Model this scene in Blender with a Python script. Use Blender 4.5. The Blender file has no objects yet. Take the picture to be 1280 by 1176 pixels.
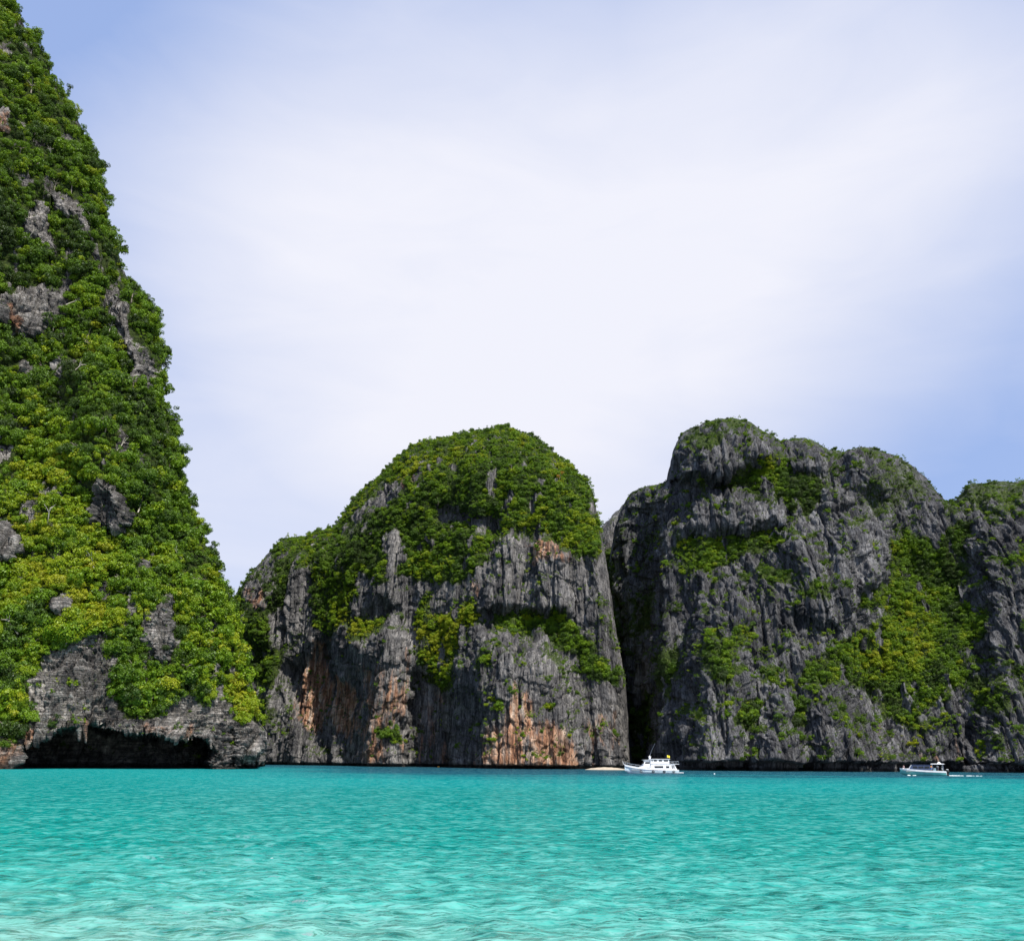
import bpy, bmesh, math, random
import numpy as np
from mathutils import Vector, Matrix

random.seed(7)
rng = np.random.default_rng(11)
scene = bpy.context.scene
COL = scene.collection

# ------------------------------------------------------------------ camera
F = 1150.0                      # focal length in pixels of the 1280 x 1176 photograph
CAM = np.array([0.0, 0.0, 3.5])
PITCH = math.atan((949 - 588) / F)
ROLL = 0.36                     # degrees
fw = Vector((0, math.cos(PITCH), math.sin(PITCH)))
r0 = Vector((1, 0, 0))
u0 = Vector((0, -math.sin(PITCH), math.cos(PITCH)))
ra = math.radians(ROLL)
RT = r0 * math.cos(ra) + u0 * math.sin(ra)
UP = -r0 * math.sin(ra) + u0 * math.cos(ra)
cam_data = bpy.data.cameras.new('camera')
cam_data.lens = 36.0 * F / 1280
cam_data.sensor_width = 36
cam_data.clip_start = 0.1
cam_data.clip_end = 20000
cam = bpy.data.objects.new('camera', cam_data)
COL.objects.link(cam)
M3 = Matrix((RT, UP, -fw)).transposed()
cam.matrix_world = Matrix.Translation(Vector(CAM)) @ M3.to_4x4()
scene.camera = cam

# ------------------------------------------------------------------ sun, sky, exposure
SUN_EL, SUN_AZ = 53.0, 34.0     # azimuth: degrees to the right of straight behind the camera
se, sa = math.radians(SUN_EL), math.radians(SUN_AZ)
TO_SUN = Vector((math.sin(sa) * math.cos(se), -math.cos(sa) * math.cos(se), math.sin(se)))
sun_data = bpy.data.lights.new('sun', 'SUN')
sun_data.energy = 5.0
sun_data.angle = math.radians(0.53)
sun_data.color = (1.0, 0.95, 0.87)
sun = bpy.data.objects.new('sun', sun_data)
sun.rotation_euler = (-TO_SUN).to_track_quat('-Z', 'Y').to_euler()
sun.location = (0, 0, 400)
COL.objects.link(sun)

def pix_dir(px, py):
    x = (np.asarray(px, float) - 640) / F
    y = -(np.asarray(py, float) - 588) / F
    d = (np.multiply.outer(x, np.array(RT)) + np.multiply.outer(y, np.array(UP)) + np.array(fw))
    return d

world = bpy.data.worlds.new('World')
scene.world = world
world.use_nodes = True
wn, wl = world.node_tree.nodes, world.node_tree.links
wn.clear()
w_out = wn.new('ShaderNodeOutputWorld')
w_bg = wn.new('ShaderNodeBackground')
w_bg.inputs['Strength'].default_value = 0.073
w_sky = wn.new('ShaderNodeTexSky')
w_sky.sky_type = 'NISHITA'
w_sky.sun_disc = False
w_sky.sun_elevation = se
w_sky.sun_rotation = math.atan2(TO_SUN.x, TO_SUN.y)
w_sky.air_density = 1.0
w_sky.dust_density = 1.2
w_sky.ozone_density = 2.0
w_tc = wn.new('ShaderNodeTexCoord')

def wmath(op, a, b=None, clamp=False):
    n = wn.new('ShaderNodeMath'); n.operation = op; n.use_clamp = clamp
    for i, v in enumerate((a, b)):
        if v is None: continue
        if isinstance(v, (int, float)): n.inputs[i].default_value = v
        else: wl.new(v, n.inputs[i])
    return n.outputs[0]

def wlobe(px, py, a0, a1):
    """soft bank of thin cloud around one direction: 0 beyond a0 degrees, 1 inside a1"""
    d = pix_dir(px, py); d = d / np.linalg.norm(d)
    n = wn.new('ShaderNodeVectorMath'); n.operation = 'DOT_PRODUCT'
    wl.new(w_tc.outputs['Generated'], n.inputs[0]); n.inputs[1].default_value = tuple(d)
    m = wn.new('ShaderNodeMapRange'); m.interpolation_type = 'SMOOTHSTEP'
    m.inputs['From Min'].default_value = math.cos(math.radians(a0))
    m.inputs['From Max'].default_value = math.cos(math.radians(a1))
    wl.new(n.outputs['Value'], m.inputs['Value'])
    return m.outputs['Result']

w_map = wn.new('ShaderNodeMapping'); w_map.inputs['Scale'].default_value = (1.5, 1.5, 3.2)
w_map.inputs['Rotation'].default_value = (0.0, math.radians(-14), 0.0)
wl.new(w_tc.outputs['Generated'], w_map.inputs['Vector'])
w_noise = wn.new('ShaderNodeTexNoise')
w_noise.inputs['Scale'].default_value = 1.3; w_noise.inputs['Detail'].default_value = 5.0
w_noise.inputs['Roughness'].default_value = 0.45; w_noise.inputs['Distortion'].default_value = 0.5
wl.new(w_map.outputs['Vector'], w_noise.inputs['Vector'])
bank = wmath('MAXIMUM', wmath('MULTIPLY', wlobe(620, 310, 28, 1), 1.0), wmath('MULTIPLY', wlobe(960, 240, 25, 1), 1.0))
bank = wmath('MAXIMUM', bank, wmath('MULTIPLY', wlobe(1350, 190, 22, 2), 0.72))
bank = wmath('MAXIMUM', bank, wmath('MULTIPLY', wlobe(430, 600, 25, 1), 0.52))
bank = wmath('SUBTRACT', bank, wmath('MULTIPLY', wlobe(1340, 590, 22, 1), 0.56))
w_sep = wn.new('ShaderNodeSeparateXYZ'); wl.new(w_tc.outputs['Generated'], w_sep.inputs[0])
w_hi = wn.new('ShaderNodeMapRange'); w_hi.interpolation_type = 'SMOOTHSTEP'; wl.new(w_sep.outputs['Z'], w_hi.inputs['Value'])
w_hi.inputs['From Min'].default_value = 0.50; w_hi.inputs['From Max'].default_value = 0.74      # the bank thins out higher up
bank = wmath('SUBTRACT', bank, wmath('MULTIPLY', w_hi.outputs['Result'], 0.50))
wisp = wn.new('ShaderNodeTexNoise')
w_m2 = wn.new('ShaderNodeMapping'); w_m2.inputs['Scale'].default_value = (2.2, 2.2, 7.5); w_m2.inputs['Rotation'].default_value = (0, math.radians(-16), 0)
wl.new(w_tc.outputs['Generated'], w_m2.inputs['Vector']); wl.new(w_m2.outputs['Vector'], wisp.inputs['Vector'])
wisp.inputs['Scale'].default_value = 2.0; wisp.inputs['Detail'].default_value = 7.0; wisp.inputs['Roughness'].default_value = 0.55; wisp.inputs['Distortion'].default_value = 0.7
nz = wmath('ADD', wmath('MULTIPLY', wmath('SUBTRACT', w_noise.outputs['Fac'], 0.5), 0.40), wmath('MULTIPLY', wmath('SUBTRACT', wisp.outputs['Fac'], 0.5), 0.34))
veil = wmath('ADD', wmath('MULTIPLY', bank, 0.92), wmath('ADD', nz, 0.12), clamp=True)
w_mix = wn.new('ShaderNodeMix'); w_mix.data_type = 'RGBA'
wl.new(veil, w_mix.inputs['Factor'])
w_lift = wn.new('ShaderNodeMix'); w_lift.data_type = 'RGBA'; w_lift.blend_type = 'MIX'
w_lift.inputs['Factor'].default_value = 0.72
w_lift.inputs['B'].default_value = (4.3, 5.85, 10.1, 1)
wl.new(w_sky.outputs['Color'], w_lift.inputs['A'])
wl.new(w_lift.outputs['Result'], w_mix.inputs['A'])
w_mix.inputs['B'].default_value = (8.85, 8.95, 9.9, 1)
wl.new(w_mix.outputs['Result'], w_bg.inputs['Color'])
wl.new(w_bg.outputs['Background'], w_out.inputs['Surface'])

scene.view_settings.view_transform = 'Standard'
scene.view_settings.look = 'None'
scene.view_settings.exposure = 0.45
scene.view_settings.gamma = 1.0
scene.view_settings.use_curve_mapping = False
scene.cycles.max_bounces = 6
scene.cycles.diffuse_bounces = 3
scene.cycles.glossy_bounces = 2
scene.cycles.transmission_bounces = 3
scene.cycles.transparent_max_bounces = 6

# ------------------------------------------------------------------ numeric helpers
def at_depth(px, py, Y):
    d = pix_dir(px, py)
    t = np.asarray(Y, float) / d[..., 1]
    return CAM + d * t[..., None]

def on_water(px, py, z=0.0):
    d = pix_dir(px, py)
    t = (z - CAM[2]) / d[..., 2]
    return CAM + d * t

def hash3(ix, iy, iz, seed):
    h = (ix.astype(np.uint32) * np.uint32(374761393) + iy.astype(np.uint32) * np.uint32(668265263)
         + iz.astype(np.uint32) * np.uint32(2147483647) + np.uint32(seed * 974711 % 4294967295))
    h = (h ^ (h >> np.uint32(13))) * np.uint32(1274126177)
    h = h ^ (h >> np.uint32(16))
    h = h * np.uint32(2246822519)
    return h ^ (h >> np.uint32(15))

_G = rng.normal(size=(256, 3)).astype(np.float32)
_G /= np.linalg.norm(_G, axis=1)[:, None]

def noise3(p, seed=0):
    p = np.asarray(p, np.float32)
    sh = p.shape[:-1]
    p = p.reshape(-1, 3)
    i = np.floor(p).astype(np.int64)
    f = p - i
    w = f * f * f * (f * (f * 6 - 15) + 10)
    out = np.zeros(len(p), np.float32)
    for dx in (0, 1):
        wx = w[:, 0] if dx else 1 - w[:, 0]
        for dy in (0, 1):
            wy = w[:, 1] if dy else 1 - w[:, 1]
            for dz in (0, 1):
                wz = w[:, 2] if dz else 1 - w[:, 2]
                g = _G[hash3(i[:, 0] + dx, i[:, 1] + dy, i[:, 2] + dz, seed) & np.uint32(255)]
                out += wx * wy * wz * (g[:, 0] * (f[:, 0] - dx) + g[:, 1] * (f[:, 1] - dy) + g[:, 2] * (f[:, 2] - dz))
    return (out * 1.6).reshape(sh)

def fbm(p, oct=4, seed=0, gain=0.5, ridged=False):
    p = np.asarray(p, np.float32)
    s, a, tot = 0, 1.0, 0.0
    for k in range(oct):
        n = noise3(p * (2.03 ** k), seed + k * 17)
        s = s + a * ((1 - 2 * np.abs(n)) if ridged else n)
        tot += a; a *= gain
    return s / tot

def worley(p, seed=0):
    """distance to nearest and second nearest jittered cell centre, and a random value of the nearest cell"""
    p = np.asarray(p, np.float32); sh = p.shape[:-1]; p = p.reshape(-1, 3)
    i = np.floor(p).astype(np.int64)
    f1 = np.full(len(p), 9.0, np.float32); f2 = f1.copy(); val = np.zeros(len(p), np.float32)
    for dx in (-1, 0, 1):
        for dy in (-1, 0, 1):
            for dz in (-1, 0, 1):
                c = i + np.array([dx, dy, dz])
                h = hash3(c[:, 0], c[:, 1], c[:, 2], seed)
                jx = (h & np.uint32(255)).astype(np.float32) / 255
                jy = ((h >> np.uint32(8)) & np.uint32(255)).astype(np.float32) / 255
                jz = ((h >> np.uint32(16)) & np.uint32(255)).astype(np.float32) / 255
                d = np.sqrt((c[:, 0] + jx - p[:, 0]) ** 2 + (c[:, 1] + jy - p[:, 1]) ** 2 + (c[:, 2] + jz - p[:, 2]) ** 2)
                near = d < f1
                f2 = np.where(near, f1, np.minimum(f2, d))
                val = np.where(near, ((h >> np.uint32(24)) & np.uint32(255)).astype(np.float32) / 255, val)
                f1 = np.where(near, d, f1)
    return f1.reshape(sh), f2.reshape(sh), val.reshape(sh)

def sstep(a, b, x):
    t = np.clip((x - a) / (b - a), 0, 1)
    return t * t * (3 - 2 * t)

def poly_sd(x, y, poly):
    """signed distance to a polygon, positive inside"""
    poly = np.asarray(poly, float)
    sh = x.shape; x = x.ravel(); y = y.ravel()
    d2 = np.full(len(x), 1e18); inside = np.zeros(len(x), bool)
    for k in range(len(poly)):
        ax, ay = poly[k]; bx, by = poly[(k + 1) % len(poly)]
        ex, ey = bx - ax, by - ay
        t = np.clip(((x - ax) * ex + (y - ay) * ey) / (ex * ex + ey * ey + 1e-9), 0, 1)
        d2 = np.minimum(d2, (x - ax - t * ex) ** 2 + (y - ay - t * ey) ** 2)
        c = ((ay > y) != (by > y))
        xi = ax + (y - ay) * ex / (ey if abs(ey) > 1e-9 else 1e-9)
        inside ^= c & (x < xi)
    d = np.sqrt(d2)
    return np.where(inside, d, -d).reshape(sh)

def zoomed(scale, ox, oy, poly):
    return [(ox + x / scale, oy + y / scale) for x, y in poly]
ZC = lambda p: zoomed(2.415, 270, 500, p)       # outlines noted on an enlarged view of the domed hill
ZR = lambda p: zoomed(2.370, 740, 500, p)       # and of the far massif

# ------------------------------------------------------------------ mesh helpers
def link(o, parent=None):
    COL.objects.link(o)
    if parent is not None: o.parent = parent
    return o

def mesh_np(name, verts, faces, smooth=False):
    me = bpy.data.meshes.new(name)
    verts = np.asarray(verts, np.float32); faces = np.asarray(faces, np.int32)
    me.vertices.add(len(verts)); me.vertices.foreach_set('co', verts.ravel())
    n = faces.shape[1]
    me.loops.add(faces.size); me.loops.foreach_set('vertex_index', faces.ravel())
    me.polygons.add(len(faces)); me.polygons.foreach_set('loop_start', np.arange(len(faces), dtype=np.int32) * n)
    if smooth: me.polygons.foreach_set('use_smooth', np.ones(len(faces), bool))
    me.update(calc_edges=True); me.validate()
    return me

def grid_faces(nr, nc, flip=False):
    a = (np.arange(nr - 1)[:, None] * nc + np.arange(nc - 1)[None, :]).ravel()
    f = np.stack([a, a + 1, a + nc + 1, a + nc], 1)
    return f[:, ::-1] if flip else f

def add_attr(me, name, arr, kind='FLOAT'):
    at = me.attributes.new(name, kind, 'POINT')
    key = {'FLOAT': 'value', 'INT': 'value', 'FLOAT_VECTOR': 'vector', 'FLOAT_COLOR': 'color'}[kind]
    at.data.foreach_set(key, np.ascontiguousarray(arr, np.int32 if kind == 'INT' else np.float32).ravel())

def tag(o, label=None, cat=None, group=None, kind=None):
    if label: o['label'] = label
    if cat: o['category'] = cat
    if group: o['group'] = group
    if kind: o['kind'] = kind
    return o

def empty(name, loc=(0, 0, 0), rz=0.0):
    o = bpy.data.objects.new(name, None)
    o.empty_display_size = 0.5
    o.location = loc; o.rotation_euler = (0, 0, rz)
    return link(o)

# ------------------------------------------------------------------ materials
def new_mat(name):
    m = bpy.data.materials.new(name); m.use_nodes = True
    nt = m.node_tree; nt.nodes.clear()
    return m, nt.nodes, nt.links

class NB:
    """small node builder"""
    def __init__(s, nodes, links): s.n, s.l = nodes, links
    def put(s, sock, v):
        if v is None: return
        if hasattr(v, 'is_linked') or isinstance(v, bpy.types.NodeSocket): s.l.new(v, sock)
        else: sock.default_value = v
    def math(s, op, a, b=None, clamp=False):
        n = s.n.new('ShaderNodeMath'); n.operation = op; n.use_clamp = clamp
        s.put(n.inputs[0], a); s.put(n.inputs[1], b); return n.outputs[0]
    def mix(s, f, a, b, blend='MIX'):
        n = s.n.new('ShaderNodeMix'); n.data_type = 'RGBA'; n.blend_type = blend
        s.put(n.inputs['Factor'], f)
        s.put(n.inputs['A'], a); s.put(n.inputs['B'], b); return n.outputs['Result']
    def attr(s, name, kind='GEOMETRY', out='Fac'):
        n = s.n.new('ShaderNodeAttribute'); n.attribute_name = name; n.attribute_type = kind; return n.outputs[out]
    def noise(s, vec, scale, detail=4, rough=0.55, dist=0.0):
        n = s.n.new('ShaderNodeTexNoise'); s.put(n.inputs['Vector'], vec)
        n.inputs['Scale'].default_value = scale; n.inputs['Detail'].default_value = detail
        n.inputs['Roughness'].default_value = rough; n.inputs['Distortion'].default_value = dist
        return n.outputs['Fac']
    def vor(s, vec, scale, feature='F1', out='Distance'):
        n = s.n.new('ShaderNodeTexVoronoi'); n.feature = feature; s.put(n.inputs['Vector'], vec)
        n.inputs['Scale'].default_value = scale; return n.outputs[out]
    def mapping(s, vec, scale, rot=(0, 0, 0)):
        n = s.n.new('ShaderNodeMapping'); s.put(n.inputs['Vector'], vec)
        n.inputs['Scale'].default_value = scale; n.inputs['Rotation'].default_value = rot; return n.outputs[0]
    def ramp(s, f, stops, interp='LINEAR'):
        n = s.n.new('ShaderNodeValToRGB'); s.put(n.inputs[0], f); n.color_ramp.interpolation = interp
        e = n.color_ramp.elements
        while len(e) < len(stops): e.new(0.5)
        for k, (p, c) in enumerate(stops):
            e[k].position = p; e[k].color = (*c, 1) if len(c) == 3 else c
        return n.outputs[0]
    def maprange(s, v, a, b, c=0.0, d=1.0, smooth=True):
        n = s.n.new('ShaderNodeMapRange')
        if smooth: n.interpolation_type = 'SMOOTHSTEP'
        s.put(n.inputs['Value'], v)
        for k, x in zip(('From Min', 'From Max', 'To Min', 'To Max'), (a, b, c, d)): n.inputs[k].default_value = x
        return n.outputs['Result']
    def bump(s, h, strength, dist):
        n = s.n.new('ShaderNodeBump'); s.put(n.inputs['Height'], h)
        n.inputs['Strength'].default_value = strength; n.inputs['Distance'].default_value = dist
        return n.outputs['Normal']
    def principled(s, **kw):
        n = s.n.new('ShaderNodeBsdfPrincipled')
        for k, v in kw.items(): s.put(n.inputs[k.replace('_', ' ')], v)
        return n.outputs['BSDF']
    def out(s, surf):
        o = s.n.new('ShaderNodeOutputMaterial'); s.l.new(surf, o.inputs['Surface'])

def rock_material(name, dark, light, zs, strata=0.0):
    m, n, l = new_mat(name); b = NB(n, l)
    g = n.new('ShaderNodeNewGeometry').outputs['Position']
    vert = b.mapping(g, (1, .3, zs))
    big = b.noise(g, 0.035, 4, 0.55)
    streak = b.noise(vert, 0.30, 6, 0.62, 0.6)
    fine = b.noise(b.mapping(g, (1, 1, 0.5)), 1.3, 5, 0.65)
    v = b.math('ADD', b.math('MULTIPLY', streak, 0.55), b.math('ADD', b.math('MULTIPLY', big, 0.35), b.math('MULTIPLY', fine, 0.30)))
    col = b.ramp(v, [(0.47, dark), (0.57, tuple(0.6 * a + 0.4 * c for a, c in zip(dark, light))), (0.66, light), (0.76, tuple(min(1, 1.75 * c) for c in light))])
    warm = b.attr('warm')
    wn_ = b.noise(vert, 0.22, 5, 0.65, 0.4)
    wf = b.maprange(b.math('ADD', b.math('MULTIPLY', warm, .74), b.math('MULTIPLY', b.math('SUBTRACT', wn_, 0.5), 2.2)), 0.32, 0.72)
    wcol = b.ramp(b.noise(vert, 0.5, 5, 0.6), [(0.30, (0.07, 0.045, 0.035)), (0.43, (0.22, 0.105, 0.058)), (0.52, (0.34, 0.19, 0.115)), (0.62, (0.44, 0.31, 0.225)), (0.72, (0.50, 0.42, 0.34))])
    col = b.mix(b.math('MULTIPLY', wf, b.maprange(warm, 0.03, 0.25)), col, wcol)
    # black algae streaks that run down the face
    blk = b.maprange(b.noise(b.mapping(g, (1, .3, zs * 0.45)), 0.42, 4, 0.6, 0.3), 0.54, 0.66)
    col = b.mix(b.math('MULTIPLY', blk, 0.66), col, (0.022, 0.023, 0.027, 1))
    # thin soil and moss where plants grow
    if strata > .5:      # bedding planes
        bed = b.noise(b.mapping(g, (0.10, 0.10, 1.5), (0.05, 0.10, 0)), 0.75, 4, 0.6, 0.5)
        bl = b.math('MULTIPLY', b.maprange(bed, 0.40, 0.46), b.maprange(bed, 0.54, 0.48))
        col = b.mix(b.math('MULTIPLY', bl, .55), col, (0.03, 0.029, 0.03, 1))
        fine = b.math('SUBTRACT', fine, b.math('MULTIPLY', bl, .8))
    else:                # fine solution grooves
        gr = b.noise(b.mapping(g, (1, .25, .055)), 1.5, 4, 0.7, 0.25)
        col = b.mix(b.maprange(gr, 0.50, 0.36), col, b.mix(1.0, col, (0.32, 0.32, 0.34, 1), 'MULTIPLY'))
        col = b.mix(b.maprange(gr, 0.56, 0.68), col, b.mix(1.0, col, (1.55, 1.5, 1.45, 1), 'MULTIPLY'))
        fine = b.math('ADD', fine, b.math('MULTIPLY', gr, 1.1))
    # wet, algae-dark band left by the tide
    sz = n.new('ShaderNodeSeparateXYZ'); l.new(g, sz.inputs[0])
    tide = b.maprange(b.math('ADD', sz.outputs['Z'], b.math('MULTIPLY', b.noise(g, 0.35, 3, .6), -1.6)), 0.9, 0.1)
    col = b.mix(b.math('MULTIPLY', tide, .8), col, (0.018, 0.017, 0.015, 1))
    veg = b.attr('veg')
    moss = b.ramp(b.noise(g, 0.8, 4, 0.6), [(0.35, (0.018, 0.030, 0.008)), (0.6, (0.050, 0.075, 0.012)), (0.75, (0.095, 0.115, 0.02))])
    vf = b.maprange(b.math('ADD', veg, b.math('MULTIPLY', b.math('SUBTRACT', b.noise(g, 0.5, 4, 0.7), 0.5), 0.9)), 0.35, 0.6)
    col = b.mix(vf, col, moss)
    crack = b.vor(b.mapping(g, (1, 1, 0.35 if strata < .5 else 1.9)), 0.55, 'DISTANCE_TO_EDGE')
    cr = b.maprange(crack, 0.0, 0.10)
    h = b.math('ADD', b.math('MULTIPLY', b.noise(vert, 0.9, 6, 0.7), 1.0), b.math('ADD', b.math('MULTIPLY', cr, 0.35), b.math('MULTIPLY', fine, 0.8)))
    nrm = b.bump(h, 0.9, 0.9)
    b.out(b.principled(Base_Color=col, Roughness=0.92, Normal=nrm, Specular_IOR_Level=0.2))
    return m

def leaf_material():
    m, n, l = new_mat('foliage'); b = NB(n, l)
    t = b.attr('tint', 'INSTANCER')
    oi = n.new('ShaderNodeObjectInfo')
    tc = n.new('ShaderNodeTexCoord').outputs['Object']
    v = b.math('ADD', t, b.math('MULTIPLY', b.math('SUBTRACT', b.noise(tc, 2.6, 3, 0.6), 0.5), 0.55))
    v = b.math('MULTIPLY', v, 0.5)
    col = b.ramp(v, [(0.0, (0.030, 0.050, 0.010)), (0.12, (0.054, 0.108, 0.008)), (0.27, (0.128, 0.232, 0.005)), (0.42, (0.255, 0.325, 0.006)), (0.55, (0.33, 0.32, 0.012)), (0.72, (0.34, 0.24, 0.03)), (0.95, (0.46, 0.16, 0.02))])
    d = n.new('ShaderNodeBsdfDiffuse'); l.new(col, d.inputs['Color'])
    tr = n.new('ShaderNodeBsdfTranslucent'); l.new(b.mix(0.5, col, (0.12, 0.20, 0.01, 1), 'MIX'), tr.inputs['Color'])
    mx = n.new('ShaderNodeMixShader'); mx.inputs[0].default_value = 0.3
    l.new(d.outputs[0], mx.inputs[1]); l.new(tr.outputs[0], mx.inputs[2])
    gl = n.new('ShaderNodeBsdfGlossy'); gl.inputs['Roughness'].default_value = 0.5; gl.inputs['Color'].default_value = (0.8, 0.85, 0.8, 1)
    m2 = n.new('ShaderNodeMixShader'); m2.inputs[0].default_value = 0.025
    l.new(mx.outputs[0], m2.inputs[1]); l.new(gl.outputs[0], m2.inputs[2])
    b.out(m2.outputs[0])
    return m

def plain(name, col, rough=0.5, metal=0.0, var=0.12, scale=1.5, spec=0.5):
    m, n, l = new_mat(name); b = NB(n, l)
    tc = n.new('ShaderNodeTexCoord').outputs['Object']
    f = b.noise(tc, scale, 4, 0.6)
    c = b.mix(b.maprange(f, 0.35, 0.65), (*[x * (1 - var) for x in col], 1), (*[min(1, x * (1 + var)) for x in col], 1))
    b.out(b.principled(Base_Color=c, Roughness=rough, Metallic=metal, Specular_IOR_Level=spec))
    return m

MAT_ROCK_NEAR = rock_material('near_limestone', (0.045, 0.043, 0.042), (0.31, 0.29, 0.265), 0.45, 1.0)
MAT_ROCK_DOME = rock_material('dome_limestone', (0.026, 0.026, 0.029), (0.180, 0.172, 0.164), 0.20)
MAT_ROCK_FAR = rock_material('massif_limestone', (0.021, 0.022, 0.026), (0.130, 0.129, 0.131), 0.20)
MAT_LEAF = leaf_material()
MAT_BARK = plain('bark', (0.20, 0.17, 0.135), 0.9, var=0.4, scale=4)

def water_material():
    m, n, l = new_mat('sea_water'); b = NB(n, l)
    g = n.new('ShaderNodeNewGeometry')
    pos = g.outputs['Position']
    sx = n.new('ShaderNodeSeparateXYZ'); l.new(pos, sx.inputs[0])
    # the colour of the water column over the white sand deepens away from the beach
    ly = b.math('LOGARITHM', b.math('MAXIMUM', sx.outputs['Y'], 5.0), 10.0)
    patch = b.noise(b.mapping(pos, (0.35, 1, 1)), 0.05, 5, 0.62, 0.5)
    f = b.math('ADD', ly, b.math('MULTIPLY', b.math('SUBTRACT', patch, 0.5), 0.40))
    shelf = b.maprange(sx.outputs['X'], -20.0, -95.0)         # the shallow shelf reaches right up to the cave cliff
    f = b.math('SUBTRACT', f, b.math('MULTIPLY', shelf, 0.24))
    f = b.math('ADD', f, b.math('MULTIPLY', b.math('DIVIDE', sx.outputs['X'], b.math('MAXIMUM', sx.outputs['Y'], 5.0)), b.maprange(sx.outputs['Y'], 60.0, 20.0, 0.0, 0.10)))
    f = b.maprange(f, 0.9, 2.9, smooth=False)
    p = lambda Y: (math.log10(Y) - 0.9) / 2.0
    col = b.ramp(f, [(p(9), (0.32, 0.38, 0.29)), (p(17), (0.155, 0.36, 0.298)), (p(26), (0.046, 0.32, 0.268)), (p(42), (0.002, 0.228, 0.194)),
                     (p(90), (0.0004, 0.190, 0.170)), (p(150), (0.0004, 0.215, 0.205)), (p(205), (0.0008, 0.145, 0.16)), (p(250), (0.001, 0.055, 0.09)), (p(420), (0.002, 0.024, 0.05))])
    rip = b.noise(b.mapping(pos, (0.75, 0.9, 1)), 1.9, 3, 0.6, 0.1)
    rip = b.math('ADD', b.math('MULTIPLY', rip, .62), b.math('MULTIPLY', b.noise(b.mapping(pos, (.7, .7, 1)), 0.55, 4, .62, .1), .38))
    col = b.mix(b.maprange(rip, 0.50, 0.57), col, b.mix(0.20, col, (0.26, 0.62, 0.56, 1)))  # bright and dark faces of the wavelets, painted into the water colour
    col = b.mix(b.maprange(rip, 0.49, 0.39), col, b.mix(1.0, col, (0.30, 0.62, 0.64, 1), 'MULTIPLY'))
    w4 = b.noise(b.mapping(pos, (0.35, 1.0, 1), (0, 0, 0.1)), 0.10, 3, 0.55)
    w1 = b.noise(b.mapping(pos, (0.7, 0.95, 1)), 1.7, 2, 0.45, 0.1)
    w2 = b.noise(b.mapping(pos, (0.7, 0.95, 1), (0, 0, 0.35)), 4.2, 2, 0.5, 0.1)
    w3 = b.noise(b.mapping(pos, (0.30, 1.0, 1), (0, 0, -0.15)), 0.28, 3, 0.5)
    h = b.math('ADD', b.math('ADD', b.math('MULTIPLY', w1, 0.30), b.math('MULTIPLY', w2, 0.07)), b.math('ADD', b.math('MULTIPLY', w3, 0.4), b.math('MULTIPLY', w4, 0.8)))
    nrm = b.bump(h, 1.0, 0.95)
    dif = n.new('ShaderNodeBsdfDiffuse'); l.new(col, dif.inputs['Color'])
    nd = b.bump(h, 0.6, 0.9); l.new(nd, dif.inputs['Normal'])
    gl = n.new('ShaderNodeBsdfGlossy'); gl.inputs['Roughness'].default_value = 0.06; l.new(nrm, gl.inputs['Normal'])
    fr = n.new('ShaderNodeFresnel'); fr.inputs['IOR'].default_value = 1.33; l.new(nrm, fr.inputs['Normal'])
    iz = n.new('ShaderNodeSeparateXYZ'); l.new(g.outputs['Incoming'], iz.inputs[0])
    # wavelets hide one another at grazing angles, so a rough sea mirrors less than a flat one
    hide = b.math('ADD', b.math('MULTIPLY', iz.outputs['Z'], 5.0), 0.26, True)
    fac = b.math('MULTIPLY', b.math('MINIMUM', fr.outputs[0], 0.52), hide)
    mx = n.new('ShaderNodeMixShader'); l.new(fac, mx.inputs[0]); l.new(dif.outputs[0], mx.inputs[1]); l.new(gl.outputs[0], mx.inputs[2])
    b.out(mx.outputs[0])
    return m
MAT_WATER = water_material()

def sand_material():
    m, n, l = new_mat('white_sand'); b = NB(n, l)
    g = n.new('ShaderNodeNewGeometry').outputs['Position']
    c = b.ramp(b.noise(g, 1.2, 5, 0.6), [(0.3, (0.38, 0.31, 0.23)), (0.7, (0.50, 0.43, 0.33))])
    b.out(b.principled(Base_Color=c, Roughness=0.95, Normal=b.bump(b.noise(g, 6, 4, 0.6), 0.4, 0.05)))
    return m
MAT_SAND = sand_material()

# ------------------------------------------------------------------ sea, beach and seabed
def build_water():
    ys = [8.0]
    while ys[-1] < 900: ys.append(ys[-1] + max(0.045, ys[-1] ** 2 / (F * CAM[2]) * 1.15) if ys[-1] < 120 else ys[-1] * 1.05)
    ys += [1400, 2500, 5000, 12000]
    ys = np.array(ys)
    nc = 620
    s = np.linspace(-1.05, 1.05, nc)
    X = ys[:, None] * s[None, :]; Y = np.repeat(ys[:, None], nc, 1)
    near = 1 - sstep(40, 115, Y)
    P = lambda fx, fy, sd: noise3(np.stack([X * fx, Y * fy, np.full_like(X, sd * 3.7)], -1), sd)
    h = 0.075 * P(0.30, 0.45, 1) + 0.050 * P(0.9, 1.1, 2) + near * (0.026 * P(1.9, 2.3, 3))
    chop = 1 - 2 * np.abs(P(0.6, 0.7, 4)); h = h + 0.035 * chop * near
    h *= (1 - sstep(150, 320, Y)) * 1.35
    me = mesh_np('sea_water', np.stack([X, Y, h], -1).reshape(-1, 3), grid_faces(len(ys), nc), True)
    me.materials.append(MAT_WATER)
    return tag(link(bpy.data.objects.new('sea_water', me)), 'turquoise bay water, pale over the shallows', kind='structure')
build_water()

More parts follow.
